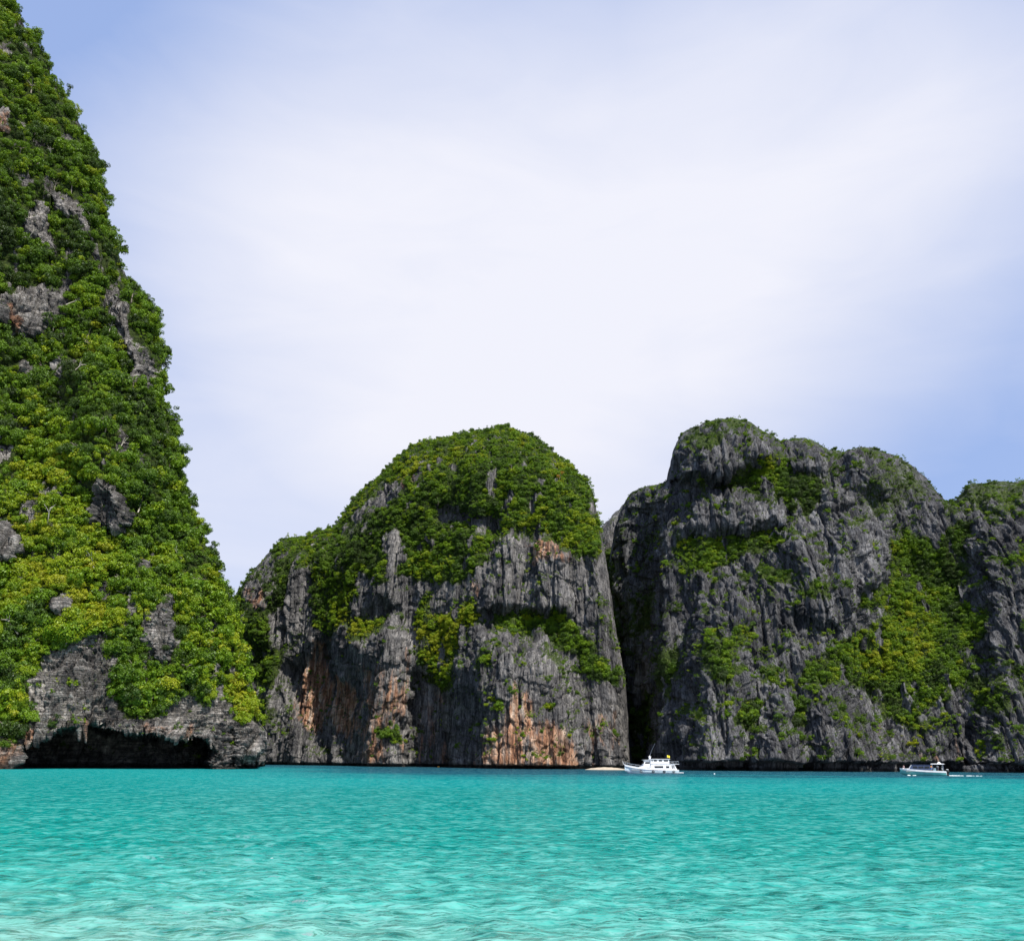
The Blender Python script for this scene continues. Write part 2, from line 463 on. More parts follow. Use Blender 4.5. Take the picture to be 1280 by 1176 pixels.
def build_beach():
    ys = np.concatenate([np.linspace(-60, 20, 60), np.linspace(24, 900, 30)])
    xs = np.linspace(-900, 900, 120)
    X, Y = np.meshgrid(xs, ys)
    Z = np.where(Y < 11, 1.9 * (11 - Y) / 11, -0.16 * (Y - 11))
    Z = np.clip(np.where(Y < -6, 2.94 + 0.01 * (-6 - Y), Z), -9, 4)
    Z = Z + 0.05 * noise3(np.stack([X * .1, Y * .3, X * 0], -1), 5)
    me = mesh_np('sand_beach', np.stack([X, Y, Z], -1).reshape(-1, 3), grid_faces(len(ys), len(xs)), True)
    me.materials.append(MAT_SAND)
    return tag(link(bpy.data.objects.new('sand_beach', me)), 'white sand beach running down under the bay', kind='structure')
build_beach()

# ------------------------------------------------------------------ cliffs
class Cliff:
    pass

def col_positions(x0, x1, step, fine0=-8, fine1=1290):
    out = [x0]
    while out[-1] < x1:
        x = out[-1]
        out.append(x + (step if fine0 < x < fine1 else step * 4))
    return np.array(out)

def build_cliff(name, label, xs, nrows, skyline, base, lean, features, wrap_w, wrap_r, notch, mat, flute, cells, lumps, bottom=None,
                veg=(), rock=(), warm=(), tints=(), seed=0, back=110.0, lean_top=1.0, scatter=0.10, ledge=1.4, bald=0.0, sink=0.0, fade=1.0, hump=1.0, facet=2.0):
    sk = np.array(skyline, float); sk[:, 1] += sink; bs = np.array(base, float)
    top = np.interp(xs, sk[:, 0], sk[:, 1])
    bY = np.interp(xs, bs[:, 0], bs[:, 1])
    # row of the picture where each foot meets the water
    dfoot = np.array([np.interp(0, [0, 1], [0, 1])])
    hor = 949 + (xs - 640) * math.tan(ra)
    foot = hor + CAM[2] * F / (bY * math.cos(PITCH) ** 2) * 1.0
    bot = foot + 7
    if bottom is not None:
        bb = np.array(bottom, float)
        bot = np.where((xs >= bb[0, 0]), np.interp(xs, bb[:, 0], bb[:, 1]), bot)
    top = np.minimum(top, bot - 4)
    v = np.linspace(0, 1, nrows)
    PX = np.repeat(xs[None, :], nrows, 0)
    PY = bot[None, :] + (top - bot)[None, :] * v[:, None]
    pn = np.stack([PX / 34, PY / 34, PX * 0 + seed], -1)
    QX = PX + 7 * fbm(pn, 3, seed + 3); QY = PY + 7 * fbm(pn + 9.5, 3, seed + 4)
    hgt = (foot[None, :] - PY) * bY[None, :] / F
    hpos = np.maximum(hgt, 0)
    Y = bY[None, :] + lean * hpos * (1 + (lean_top - 1) * np.clip(v[:, None], 0, 1))
    for poly, off, soft in features:
        sd = poly_sd(QX, QY, poly)
        Y = Y + off * sstep(-soft * .25, soft, sd)
    # roll over towards the skyline
    outline = [(sk[0, 0] - 400, 2500)] + [(sk[0, 0] - 400, sk[0, 1])] + [tuple(p) for p in sk] + [(sk[-1, 0] + (400 if sk[-1, 0] > 1300 else 0.5), sk[-1, 1]), (sk[-1, 0] + (400 if sk[-1, 0] > 1300 else 0.5), 2500)]
    sd = np.maximum(poly_sd(PX, PY, outline), 0)
    ww = np.interp(PX, *zip(*wrap_w)) if isinstance(wrap_w, (list, tuple)) else wrap_w
    rr = np.interp(PX, *zip(*wrap_r)) if isinstance(wrap_r, (list, tuple)) else wrap_r
    q = np.clip(1 - sd / ww, 0, 1)
    Y = Y + rr * (1 - np.sqrt(np.maximum(1 - q * q, 0)))
    # big lumps
    P = at_depth(PX, PY, Y)
    la, ls = lumps
    Y = Y + la * fbm(P / np.array([ls, ls * 2, ls * 1.9]), 2, seed + 20)
    P = at_depth(PX, PY, Y)
    # plants
    vm = np.zeros_like(PX); tn = np.full_like(PX, 0.5)
    wn_ = 15 * fbm(np.stack([PX / 13, PY / 17, PX * 0 + 7], -1), 4, seed + 5, .6)
    for poly, dens, soft in veg:
        vm = np.maximum(vm, dens * sstep(-soft * fade, soft * fade, poly_sd(QX, QY, poly) + wn_))
    for poly, amt, soft in rock:
        vm = vm * (1 - amt * sstep(-soft, soft, poly_sd(QX, QY, poly) + wn_ * .7))
    vm = vm * (1 - .85 * sstep(.24, .42, fbm(P / np.array([7, 9, 20.]), 3, seed + 6) - bald * 1.0 + .0))
    wm = np.zeros_like(PX)
    for poly, amt, soft in warm:
        wm = np.maximum(wm, amt * sstep(-soft, soft, poly_sd(QX, QY, poly)))
    for poly, amt, soft in tints:
        tn = tn + amt * sstep(-soft, soft, poly_sd(QX, QY, poly) + wn_)
    # relief along the surface normal: flutes, blocks and clefts
    def normals(P):
        dv = np.gradient(P, axis=0); du = np.gradient(P, axis=1)
        n = np.cross(du, dv); n /= np.linalg.norm(n, axis=-1, keepdims=True) + 1e-9
        n[n[..., 1] > 0.6] *= 1
        return n
    N = normals(P)
    bare = 1 - 0.75 * np.clip(vm, 0, 1)
    fa, fx, fz = flute
    Pa = P / np.array([8., 30., 34.])
    warp = np.stack([fbm(Pa, 3, seed + 71), 0 * PX, fbm(P / np.array([7., 20., 30.]), 3, seed + 73)], -1) * np.array([2.4, 0, 9.0])
    Pw = P * np.array([1, .22, 1]) + warp
    asp = fz / fx
    d = np.zeros_like(PX)
    for k, (sc, am) in enumerate(((2.6, 2.1), (1.0, 1.0), (0.40, 0.46), (0.16, 0.20))):
        n = noise3(Pw / np.array([fx * sc, fx * sc, fz * sc * (1 if k else .7)]), seed + 30 + k)
        cl = (1 - 2.2 * np.abs(n))            # sharp crests
        n2 = noise3(Pw / np.array([fx * sc, fx * sc, fz * sc]) * 1.37 + 5.1, seed + 80 + k)
        cleft = -np.clip(1 - np.abs(n2) / .11, 0, 1) ** 1.5   # narrow clefts
        d += fa * am * (0.62 * cl + 0.55 * cleft - .1) * (bare if k else bare * .6 + .4)
    ca, cx, cz = cells
    f1, f2, cv = worley(Pw / np.array([cx, cx, cz]), seed + 44)
    d += ca * ((cv - .5) * 1.0 - 0.9 * (1 - sstep(0.02, 0.20, f2 - f1))) * bare
    d += 0.40 * fbm(P / 1.6, 2, seed + 50) * bare
    g1, g2, gv = worley(P / np.array([6.5, 9.0, 15.0]) + warp * .05, seed + 46)
    d += facet * ((gv - .5) - .5 * (1 - sstep(0.0, 0.10, g2 - g1))) * bare
    # stepped ledges
    st = P[..., 2] / 9.0 + 1.6 * fbm(P / np.array([14, 60, 60.]), 3, seed + 90)
    d += ledge * (np.mod(-st, 1.0) ** 2 - .3) * bare
    # hummocky canopy where trees grow
    d += np.clip(vm, 0, 1) * hump * (1.7 * fbm(P / 6.5, 3, seed + 95) + 2.3 * fbm(P / 17, 2, seed + 96))
    edge = sstep(0, 10, sd) * 0.75 + 0.25
    P = P + N * (d * edge)[..., None]
    if notch:                                  # tidal notch cut by the sea
        nd, nh = notch
        nhv = nh * (1 + 0.55 * fbm(np.stack([PX / 26, PX * 0, PX * 0 + 3], -1), 2, seed))
        cut = sstep(nhv + 0.5, nhv - 0.4, P[..., 2])
        P[..., 1] = P[..., 1] * (1 - cut) + (np.maximum(P[..., 1], np.median(P[..., 1][np.abs(P[..., 2]) < 6]) - 60) + nd) * cut
    N2 = normals(P)
    tuftn = fbm(P / 7.0, 3, seed + 97)
    shelf = sstep(.34, .62, N2[..., 2] + .35 * tuftn) * (P[..., 2] > 4)
    vm = np.maximum(vm, scatter * shelf * sstep(-.25, .2, tuftn))
    # far side, out of sight of the beach
    K = 9
    rows = [P]
    Pt = P[-1]
    for k in range(1, K + 1):
        s = k / K
        R = Pt.copy()
        R[:, 1] += back * (s ** 0.8)
        R[:, 0] *= R[:, 1] / Pt[:, 1]
        R[:, 2] = Pt[:, 2] - 0.02 * back * s - (Pt[:, 2] + 3 - 0.02 * back) * s ** 2.0
        rows.append(R[None])
    allP = np.concatenate(rows, 0)
    pad = lambda a, val: np.concatenate([a, np.full((K, a.shape[1]), val)], 0)
    me = mesh_np(name, allP.reshape(-1, 3), grid_faces(nrows + K, len(xs)), True)
    add_attr(me, 'veg', pad(np.clip(vm, 0, 1), 0.9)); add_attr(me, 'warm', pad(wm, 0.0))
    me.materials.append(mat)
    o = tag(link(bpy.data.objects.new(name, me)), label, kind='structure')
    c = Cliff()
    c.obj, c.P, c.N, c.vm, c.tn, c.PX, c.PY, c.sd, c.bY = o, P, normals(P), vm, tn, PX, PY, sd, bY
    c.seed = seed; c.scatter = scatter
    return c

EVERY = [(-3000, -3000), (4000, -3000), (4000, 3000), (-3000, 3000)]

# --- the tall overgrown cliff with the sea cave
sky_near = [(-420, -260), (-150, -170), (-40, -110), (12, 0), (24, 18), (31, 34), (46, 46), (50, 62), (62, 78), (62, 96), (78, 112), (88, 130), (96, 150), (104, 165), (110, 185),
            (118, 200), (126, 212), (124, 228), (132, 250), (134, 275), (142, 298), (152, 330), (160, 350), (170, 358), (180, 378), (196, 386), (198, 405), (196, 420), (202, 440),
            (200, 470), (203, 500), (212, 520), (220, 545), (226, 560), (224, 590), (232, 620), (246, 655), (256, 680), (266, 700), (270, 720), (280, 745), (292, 775), (300, 805),
            (308, 840), (316, 872), (322, 900), (331, 914), (333, 926)]
cave = [(28, 985), (27, 938), (36, 929), (56, 922), (74, 913), (95, 911), (118, 907), (150, 911), (182, 918), (230, 921), (262, 926), (272, 940), (264, 952), (272, 985)]
cave_tip = [(285, 985), (296, 952), (302, 944), (318, 944), (334, 932), (345, 985)]
rock_near = [
    ([(-10, 130), (9, 135), (9, 166), (-10, 170)], 1, 4),
    ([(45, 243), (55, 250), (65, 290), (72, 322), (60, 318), (45, 300), (30, 290), (22, 275), (40, 262)], 1, 4),
    ([(66, 238), (85, 245), (105, 260), (115, 290), (124, 325), (117, 330), (108, 300), (93, 270), (70, 262)], 1, 4),
    ([(-10, 372), (20, 365), (50, 350), (70, 362), (80, 385), (70, 400), (50, 425), (28, 425), (10, 405), (-10, 405)], 1, 4),
    ([(140, 372), (155, 380), (165, 415), (175, 440), (174, 465), (163, 450), (150, 420), (138, 400)], 1, 4),
    ([(122, 590), (140, 605), (150, 625), (165, 645), (163, 662), (145, 668), (125, 660), (110, 650), (118, 620)], 1, 4),
    ([(-10, 655), (15, 660), (30, 690), (15, 702), (-10, 700)], 1, 4),
    ([(200, 748), (215, 745), (219, 775), (224, 800), (220, 820), (205, 836), (190, 826), (178, 800), (182, 770)], 1, 4),
    ([(62, 748), (90, 742), (92, 765), (60, 770)], .7, 4),
    ([(262, 815), (272, 812), (275, 850), (265, 860)], 1, 3),
    ([(90, 802), (115, 790), (135, 797), (150, 838), (138, 862), (150, 882), (158, 902), (200, 892), (232, 868), (262, 882), (276, 852), (288, 880), (300, 902), (345, 905), (345, 990), (-20, 990), (-20, 938), (30, 922), (38, 880), (36, 850), (52, 822)], 1, 5),
]
near = build_cliff(
    'near_cliff', 'tall cliff thick with greenery above a dark sea cave', col_positions(-230, 334, 1.45), 640, sky_near,
    [(-500, 262), (0, 280), (180, 290), (334, 318)], 0.36,
    [(cave, 42, 3), (cave_tip, 16, 7),
     ([(-60, 990), (-60, 918), (12, 920), (30, 935), (30, 990)], -3, 8),
     ([(284, 990), (284, 905), (296, 905), (296, 990)], 4, 4)] + [(p, -3.5, 9) for p, a, s in rock_near[:10]]
    + [([(-300, 700), (60, 560), (150, 700), (120, 800), (-100, 900)], -4, 70), ([(-300, 100), (20, 80), (60, 250), (20, 480), (-300, 520)], -14, 70),
       ([(60, 420), (150, 470), (190, 600), (150, 700), (80, 560)], -9, 40)],
    [(-500, 60), (0, 48), (250, 34), (300, 16), (334, 9)], [(-500, 40), (0, 34), (280, 26), (334, 14)], None,
    MAT_ROCK_NEAR, (1.4, 7.0, 20.0), (0.95, 2.4, 1.2), (9.0, 46.0), ledge=.8,
    bottom=[(302, 966), (316, 958), (324, 948), (334, 938)],
    veg=[(EVERY, 1.0, 5), ], rock=rock_near,
    warm=[([(6, 380), (22, 378), (30, 400), (26, 422), (12, 412)], 1.0, 5), ([(-10, 138), (8, 140), (8, 165), (-10, 166)], .9, 3),
          ([(-20, 918), (20, 920), (32, 940), (30, 990), (-20, 990)], .7, 6), ([(60, 880), (150, 885), (260, 900), (335, 910), (335, 960), (60, 930)], .26, 14), ([(28, 915), (45, 905), (42, 935), (28, 940)], .6, 5),
          ([(114, 588), (124, 590), (122, 600), (114, 602)], .8, 3)],
    tints=[([(-20, 460), (60, 470), (90, 560), (60, 640), (-20, 640)], .16, 30), ([(20, 690), (140, 690), (130, 780), (60, 800), (20, 760)], .28, 20), ([(180, 640), (250, 720), (300, 860), (320, 900), (280, 880), (220, 800)], .16, 14),
           ([(286, 760), (300, 850), (325, 905), (300, 905), (280, 820)], .2, 6), ([(-20, 160), (60, 220), (90, 330), (30, 350), (-20, 340)], -.16, 30), ([(40, 420), (110, 440), (120, 520), (60, 560)], -.1, 20)],
    seed=3, scatter=.5, bald=-.10, hump=1.7)

# --- the domed hill
sky_dome = [(258, 770), (288, 748), (296, 738), (310, 715), (322, 702), (335, 688), (352, 671), (380, 668), (395, 660), (418, 655), (428, 640), (440, 622), (455, 606), (470, 594), (490, 576), (505, 560), (525, 549),
            (548, 545), (570, 540), (592, 535), (620, 533), (632, 530), (650, 535), (672, 545), (690, 560), (708, 574), (722, 588), (735, 600), (741, 614), (746, 640), (751, 662), (755, 685), (759, 715), (763, 745), (768, 780),
            (775, 815), (780, 842), (783, 880), (786, 915), (788, 945)]
dome = build_cliff(
    'domed_hill', 'domed limestone hill with a wooded crown and grey and orange cliffs', col_positions(258, 788.4, 1.15), 390, sky_dome,
    [(250, 560), (330, 530), (420, 485), (480, 455), (560, 428), (600, 412), (750, 395), (772, 402), (789, 425)], 0.30,
    [(ZC([(700, 1130), (745, 960), (690, 800), (790, 690), (900, 680), (1040, 740), (1110, 860), (1150, 1000), (1140, 1190), (700, 1190)]), -24, 42),
     (ZC([(780, 1190), (800, 930), (860, 760), (930, 700), (1000, 800), (1010, 1190)]), -7, 24),
     (ZC([(360, 700), (560, 640), (600, 760), (570, 1190), (395, 1190), (410, 850)]), -20, 34),
     (ZC([(570, 820), (640, 790), (735, 900), (735, 1190), (560, 1190)]), 14, 16),
     (ZC([(190, 800), (360, 690), (400, 830), (412, 1000), (350, 1100), (230, 1010)]), 14, 22),
     (ZC([(790, 640), (800, 520), (850, 410), (1000, 395), (1070, 470), (1080, 650)]), -9, 14),
     (ZC([(1125, 420), (1170, 460), (1250, 820), (1250, 1190), (1150, 1190), (1110, 760)]), -5, 14),
     (ZC([(430, 640), (430, 480), (520, 400), (600, 420), (580, 640)]), -10, 30),
     (ZC([(60, 760), (60, 540), (150, 430), (210, 420), (190, 600), (180, 760)]), -12, 24),
     (ZC([(640, 300), (860, 330), (870, 420), (660, 400)]), 8, 14)],
    [(250, 40), (420, 46), (560, 70), (690, 60), (738, 22), (755, 12), (790, 7)], [(250, 60), (560, 90), (700, 70), (745, 30), (790, 20)], (3.0, 1.0),
    MAT_ROCK_DOME, (2.0, 6.2, 60.0), (0.5, 1.9, 8.0), (7.0, 40.0), ledge=.9,
    veg=[(ZC([(0, 1150), (0, 540), (60, 500), (120, 420), (210, 330), (330, 290), (430, 180), (540, 90), (680, 10), (880, -40), (1050, 50), (1180, 200), (1200, 340), (1145, 470), (1060, 470), (1000, 405), (900, 395), (845, 430), (800, 505), (740, 555), (600, 545), (530, 520), (500, 560), (445, 520), (430, 600), (400, 680), (330, 710), (300, 690), (205, 760), (185, 880), (100, 860), (60, 700)]), 1.0, 5),
         (ZC([(390, 670), (450, 655), (505, 660), (490, 690), (420, 740), (395, 730)]), 1, 4),
         (ZC([(580, 650), (620, 590), (645, 590), (650, 640), (700, 650), (720, 610), (780, 600), (805, 650), (770, 690), (740, 740), (690, 800), (620, 800), (632, 700)]), 1, 4),
         (ZC([(800, 665), (900, 640), (1050, 635), (1100, 700), (1160, 780), (1235, 820), (1222, 860), (1130, 850), (1080, 760), (1000, 720), (930, 690), (860, 705)]), 1, 4),
         (ZC([(980, 770), (1010, 760), (1060, 850), (1030, 850)]), .6, 5), (ZC([(630, 810), (720, 770), (730, 860), (660, 895)]), .9, 5), (ZC([(495, 990), (555, 980), (550, 1022), (495, 1015)]), 1, 2),
         (ZC([(1135, 560), (1180, 610), (1225, 740), (1195, 790), (1150, 640)]), .55, 5), (ZC([(100, 880), (190, 880), (190, 1000), (120, 1010)]), .6, 7),
         (ZC([(780, 790), (830, 750), (840, 790), (800, 850), (780, 840)]), .8, 4), (ZC([(840, 905), (875, 905), (870, 940), (845, 935)]), .9, 2), (ZC([(1000, 920), (1020, 920), (1020, 938), (1000, 938)]), 1, 1)],
    rock=[(ZC([(400, 400), (450, 320), (520, 255), (600, 235), (560, 300), (450, 360), (410, 420)]), .8, 5), (ZC([(660, 335), (700, 315), (860, 350), (860, 400), (760, 390), (670, 370)]), .75, 6), (ZC([(500, 410), (560, 400), (575, 490), (545, 500), (500, 440)]), .9, 4),
          (ZC([(90, 560), (120, 540), (165, 570), (150, 630), (100, 640)]), 1, 4), (ZC([(130, 450), (170, 450), (180, 540), (130, 560)]), .7, 4), (ZC([(220, 500), (290, 520), (280, 660), (210, 700)]), .85, 8), (ZC([(150, 640), (300, 620), (290, 700), (160, 760)]), .8, 8)],
    warm=[(ZC([(770, 1120), (800, 1000), (860, 960), (890, 860), (950, 870), (970, 960), (1060, 990), (1110, 1120)]), 1.0, 12), (ZC([(1110, 960), (1240, 940), (1240, 1120), (1120, 1120)]), .45, 14),
          (ZC([(235, 960), (250, 840), (300, 730), (335, 730), (350, 900), (330, 1000), (260, 1000)]), .95, 12), (ZC([(360, 820), (400, 850), (425, 990), (395, 1040), (360, 960)]), 1.15, 8),
          (ZC([(410, 800), (570, 760), (560, 1110), (400, 1110)]), .62, 16), (ZC([(920, 405), (1020, 410), (1060, 500), (960, 490)]), .8, 10), (ZC([(95, 570), (160, 560), (150, 640), (95, 640)]), .8, 6), (ZC([(565, 235), (605, 235), (600, 275), (575, 275)]), .95, 5), (ZC([(740, 530), (830, 540), (800, 600), (740, 560)]), .4, 8), (ZC([(600, 840), (720, 880), (720, 1110), (600, 1110)]), .42, 14)],
    tints=[(ZC([(580, 650), (800, 600), (770, 690), (690, 800), (620, 800)]), .38, 10), (ZC([(260, 420), (420, 500), (430, 600), (400, 680), (310, 640), (270, 520)]), .18, 14), (ZC([(390, 650), (510, 650), (500, 750), (390, 750)]), .25, 8),
           (ZC([(880, 330), (990, 340), (990, 400), (880, 400)]), .3, 10), (ZC([(1090, 300), (1160, 330), (1150, 400), (1080, 390)]), .25, 10), (ZC([(540, 170), (680, 120), (640, 260), (540, 240)]), .12, 14), (ZC([(60, 560), (200, 440), (260, 520), (220, 900), (90, 900)]), -.16, 16), (ZC([(390, 400), (560, 260), (620, 300), (480, 480)]), -.14, 16),
           (ZC([(990, 110), (1130, 230), (1100, 300), (950, 200)]), -.10, 16), (ZC([(1100, 700), (1235, 820), (1200, 870), (1090, 800)]), -.08, 10), (ZC([(480, 980), (560, 980), (560, 1030), (480, 1030)]), .2, 5)],
    seed=8, scatter=0.6, sink=4, fade=2.4, bald=-.07)

# --- a small crag seen through the gap
gap = build_cliff(
    'gap_crag', 'small grey crag glimpsed in the gap behind the domed hill', col_positions(735, 812, 1.5), 150,
    [(735, 700), (752, 660), (760, 650), (768, 641), (776, 634), (784, 628), (800, 622), (812, 632)],
    [(700, 560), (900, 560)], 0.25, [], 14, 30, None, MAT_ROCK_DOME, (2.5, 9, 40), (.8, 3.0, 9), (5, 30),
    veg=[([(740, 690), (765, 680), (782, 660), (790, 990), (740, 990)], .8, 4)], seed=15, scatter=.5)

# --- the great grey massif
sky_far = [(757, 960), (758, 800), (760, 720), (763, 690), (768, 660), (774, 642), (782, 624), (790, 613), (806, 606), (820, 604), (835, 598), (838, 582), (843, 560), (850, 543), (862, 533), (880, 525), (898, 521), (916, 520), (934, 524), (952, 533), (966, 540),
           (976, 548), (990, 546), (1005, 545), (1020, 550), (1035, 558), (1055, 561), (1072, 557), (1090, 557), (1105, 563), (1122, 568), (1138, 577), (1150, 588), (1162, 600), (1172, 612), (1182, 622), (1194, 622), (1203, 612), (1211, 603), (1228, 600), (1245, 598), (1262, 600), (1280, 599), (1340, 590), (1420, 604), (1560, 650)]
far = build_cliff(
    'grey_massif', 'broad grey limestone massif with fluted cliffs and green ledges', col_positions(756, 1540, 1.15), 400, sky_far,
    [(750, 470), (800, 440), (835, 400), (880, 385), (1000, 378), (1280, 362), (1600, 350)], 0.42,
    [(ZR([(200, 1190), (235, 860), (280, 690), (330, 560), (430, 520), (560, 390), (740, 320), (880, 345), (880, 420), (865, 640), (820, 860), (1010, 1190)]), -26, 55),
     (ZR([(240, 1190), (280, 860), (330, 620), (420, 540), (470, 620), (470, 860), (450, 1190)]), -7, 26),
     (ZR([(470, 1190), (530, 880), (570, 870), (640, 1000), (640, 1190)]), -9, 22),
     (ZR([(640, 1190), (640, 900), (720, 870), (760, 1190)]), -6, 18),
     (ZR([(560, 640), (610, 420), (680, 400), (760, 560), (740, 680)]), -7, 24), (ZR([(790, 560), (830, 380), (880, 345), (890, 420), (850, 560)]), -8, 16), (ZR([(690, 420), (740, 330), (800, 350), (790, 430)]), -7, 14),
     (ZR([(880, 430), (1120, 380), (1130, 600), (1010, 800), (890, 650)]), 9, 44),
     (ZR([(1090, 1190), (1150, 900), (1130, 640), (1108, 500), (1130, 350), (1230, 310), (1300, 240), (1800, 150), (1800, 1190)]), -13, 40),
     (ZR([(235, 245), (255, 140), (400, 40), (560, 100), (560, 175), (440, 240), (310, 250)]), -16, 20),
     (ZR([(590, 210), (600, 130), (700, 120), (720, 200), (640, 240)]), -8, 14), (ZR([(740, 200), (750, 140), (860, 150), (900, 240), (880, 300), (800, 280)]), -9, 18), (ZR([(680, 330), (690, 250), (770, 230), (790, 300), (720, 340)]), -8, 14),
     (ZR([(250, 420), (290, 290), (420, 270), (560, 300), (580, 380), (460, 390), (330, 400)]), -9, 16),
     (ZR([(60, 1190), (70, 560), (110, 600), (130, 900), (150, 1190)]), 12, 12), (ZR([(130, 1190), (100, 930), (190, 840), (215, 900), (190, 1190)]), 10, 14), (ZR([(130, 720), (140, 600), (210, 580), (260, 700), (240, 820), (150, 900)]), -9, 18)],
    [(750, 10), (790, 18), (838, 20), (880, 36), (1000, 30), (1150, 26), (1190, 14), (1280, 30), (1600, 30)], [(750, 60), (790, 45), (838, 30), (900, 50), (1100, 44), (1190, 40), (1600, 40)], (7.0, 3.1),
    MAT_ROCK_FAR, (2.3, 5.4, 50.0), (0.55, 1.8, 9.0), (8.0, 36.0), ledge=1.2,
    veg=[
         (ZR([(255, 120), (330, 70), (400, 30), (470, 35), (570, 90), (570, 135), (450, 82), (400, 110), (340, 160), (290, 130)]), .7, 5),
         (ZR([(310, 230), (360, 260), (430, 215), (520, 170), (560, 160), (650, 230), (700, 230), (680, 300), (600, 370), (560, 300), (500, 275), (400, 262), (350, 285)]), 1, 6),
         (ZR([(560, 100), (700, 105), (720, 150), (600, 160)]), .45, 6), (ZR([(730, 130), (850, 125), (950, 180), (1020, 250), (1040, 290), (960, 310), (900, 345), (830, 375), (770, 300), (800, 230), (870, 200), (800, 160)]), .5, 8),
         (ZR([(260, 400), (350, 390), (470, 390), (570, 378), (570, 420), (420, 480), (350, 515), (265, 510), (250, 450)]), 1, 5),
         (ZR([(870, 430), (920, 375), (980, 400), (1115, 365), (1115, 600), (1175, 640), (1165, 700), (1100, 740), (1130, 830), (1000, 905), (900, 890), (820, 850), (700, 845), (610, 840), (640, 780), (720, 720), (800, 680), (860, 640), (800, 600), (860, 540), (870, 470)]), 1, 6),
         (ZR([(430, 650), (490, 690), (420, 760), (460, 790), (380, 860), (330, 790), (330, 730), (400, 700)]), .85, 6), (ZR([(440, 900), (515, 895), (480, 975), (430, 960)]), .95, 4), (ZR([(585, 880), (645, 885), (635, 965), (600, 965)]), .95, 4),
         (ZR([(500, 790), (560, 780), (610, 850), (560, 870), (500, 850)]), .7, 5), (ZR([(830, 880), (900, 865), (970, 930), (995, 1005), (900, 960)]), .85, 6), (ZR([(720, 900), (795, 940), (770, 1005), (735, 960)]), .8, 5),
         (ZR([(1080, 270), (1120, 230), (1200, 215), (1300, 230), (1300, 290), (1225, 370), (1200, 375), (1140, 340), (1050, 350), (1030, 300)]), .55, 6), (ZR([(1090, 820), (1230, 830), (1240, 925), (1140, 930)]), .75, 8), (ZR([(1240, 780), (1290, 780), (1290, 900), (1245, 860)]), .6, 6), (ZR([(1260, 440), (1300, 430), (1300, 500), (1265, 490)]), .9, 4),
         (ZR([(120, 590), (200, 575), (185, 680), (130, 700)]), .9, 6), (ZR([(95, 900), (200, 850), (190, 1010), (120, 1070)]), 1, 6), (ZR([(190, 770), (270, 700), (260, 850), (215, 910)]), .95, 6), (ZR([(40, 420), (75, 480), (95, 900), (60, 900)]), .8, 5),
         (ZR([(430, 525), (560, 480), (610, 500), (540, 560), (450, 545)]), .8, 5), (ZR([(600, 560), (700, 525), (720, 590), (640, 592)]), .8, 5), (ZR([(960, 930), (1040, 900), (1060, 1040), (1000, 1010)]), .4, 8), (ZR([(130, 370), (230, 380), (220, 440), (140, 430)]), .5, 6)],
    rock=[(ZR([(760, 310), (700, 300), (690, 240), (760, 232)]), .8, 5), (ZR([(1110, 470), (1140, 360), (1200, 380), (1280, 340), (1280, 420), (1180, 620), (1130, 600)]), .75, 6)],
    warm=[(ZR([(960, 1000), (1100, 980), (1110, 1110), (960, 1110)]), .34, 14), (ZR([(280, 1000), (440, 960), (440, 1110), (290, 1110)]), .22, 12), (ZR([(0, 960), (100, 960), (110, 1110), (0, 1110)]), .4, 8), (ZR([(840, 960), (930, 990), (960, 1080), (840, 1080)]), .26, 12)],
    tints=[(ZR([(870, 640), (1000, 640), (1030, 740), (980, 820), (880, 820), (760, 780)]), .22, 16), (ZR([(870, 420), (960, 390), (980, 420), (900, 500)]), .26, 12), (ZR([(1030, 420), (1120, 400), (1120, 640), (1040, 640)]), -.22, 16), (ZR([(560, 200), (700, 230), (680, 320), (600, 370)]), -.22, 16), (ZR([(800, 200), (960, 220), (1040, 300), (830, 370)]), -.22, 16),
           (ZR([(60, 560), (280, 560), (260, 1080), (60, 1080)]), -.3, 14), (ZR([(440, 650), (490, 690), (430, 760)]), .15, 8), (ZR([(400, 250), (520, 180), (560, 260), (470, 280)]), .14, 10), (ZR([(1100, 820), (1240, 820), (1240, 930), (1100, 930)]), -.2, 10)],
    seed=21, scatter=0.75, sink=3, fade=2.2, bald=-.07)

exec_parts = True
# ------------------------------------------------------------------ foliage
def crown_mesh(name, seed, nl, leaves, flat=0.8, leaf=0.17, open_=0.0):
    r = np.random.default_rng(seed)
    V, Fc = [], []
    lobes = []
    for k in range(nl):
        a = r.uniform(0, 2 * math.pi); rad = math.sqrt(r.uniform(0, 1)) * 0.72
        z = 0.55 + r.uniform(-.55, .55) * math.sqrt(max(0.05, 1 - rad * rad))
        lobes.append((rad * math.cos(a), rad * math.sin(a), z * flat, r.uniform(0.22, 0.46) * (1 - open_ * .35)))
    for (cx, cy, cz, cr) in lobes:
        n = int(leaves * (cr / 0.36) ** 2 / nl)
        for _ in range(n):
            d = r.normal(size=3); d[2] = d[2] * 0.9 + 0.30; d /= np.linalg.norm(d)
            c = np.array([cx, cy, cz]) + d * cr * r.uniform(0.72, 1.08) * np.array([1, 1, 0.8])
            nn = d * 0.9 + r.normal(size=3) * 0.5; nn[2] += 0.2; nn /= np.linalg.norm(nn)
            t = np.cross(nn, r.normal(size=3)); t /= np.linalg.norm(t); bt = np.cross(nn, t)
            s = leaf * r.uniform(0.6, 1.35); w = s * r.uniform(0.45, 0.8)
            k = len(V)
            V += [c - t * s, c - bt * w - nn * s * .12, c + t * s - nn * s * .2, c + bt * w - nn * s * .12]
            Fc.append((k, k + 1, k + 2, k + 3))
    me = mesh_np(name, V, Fc)
    me.materials.append(MAT_LEAF)
    return me

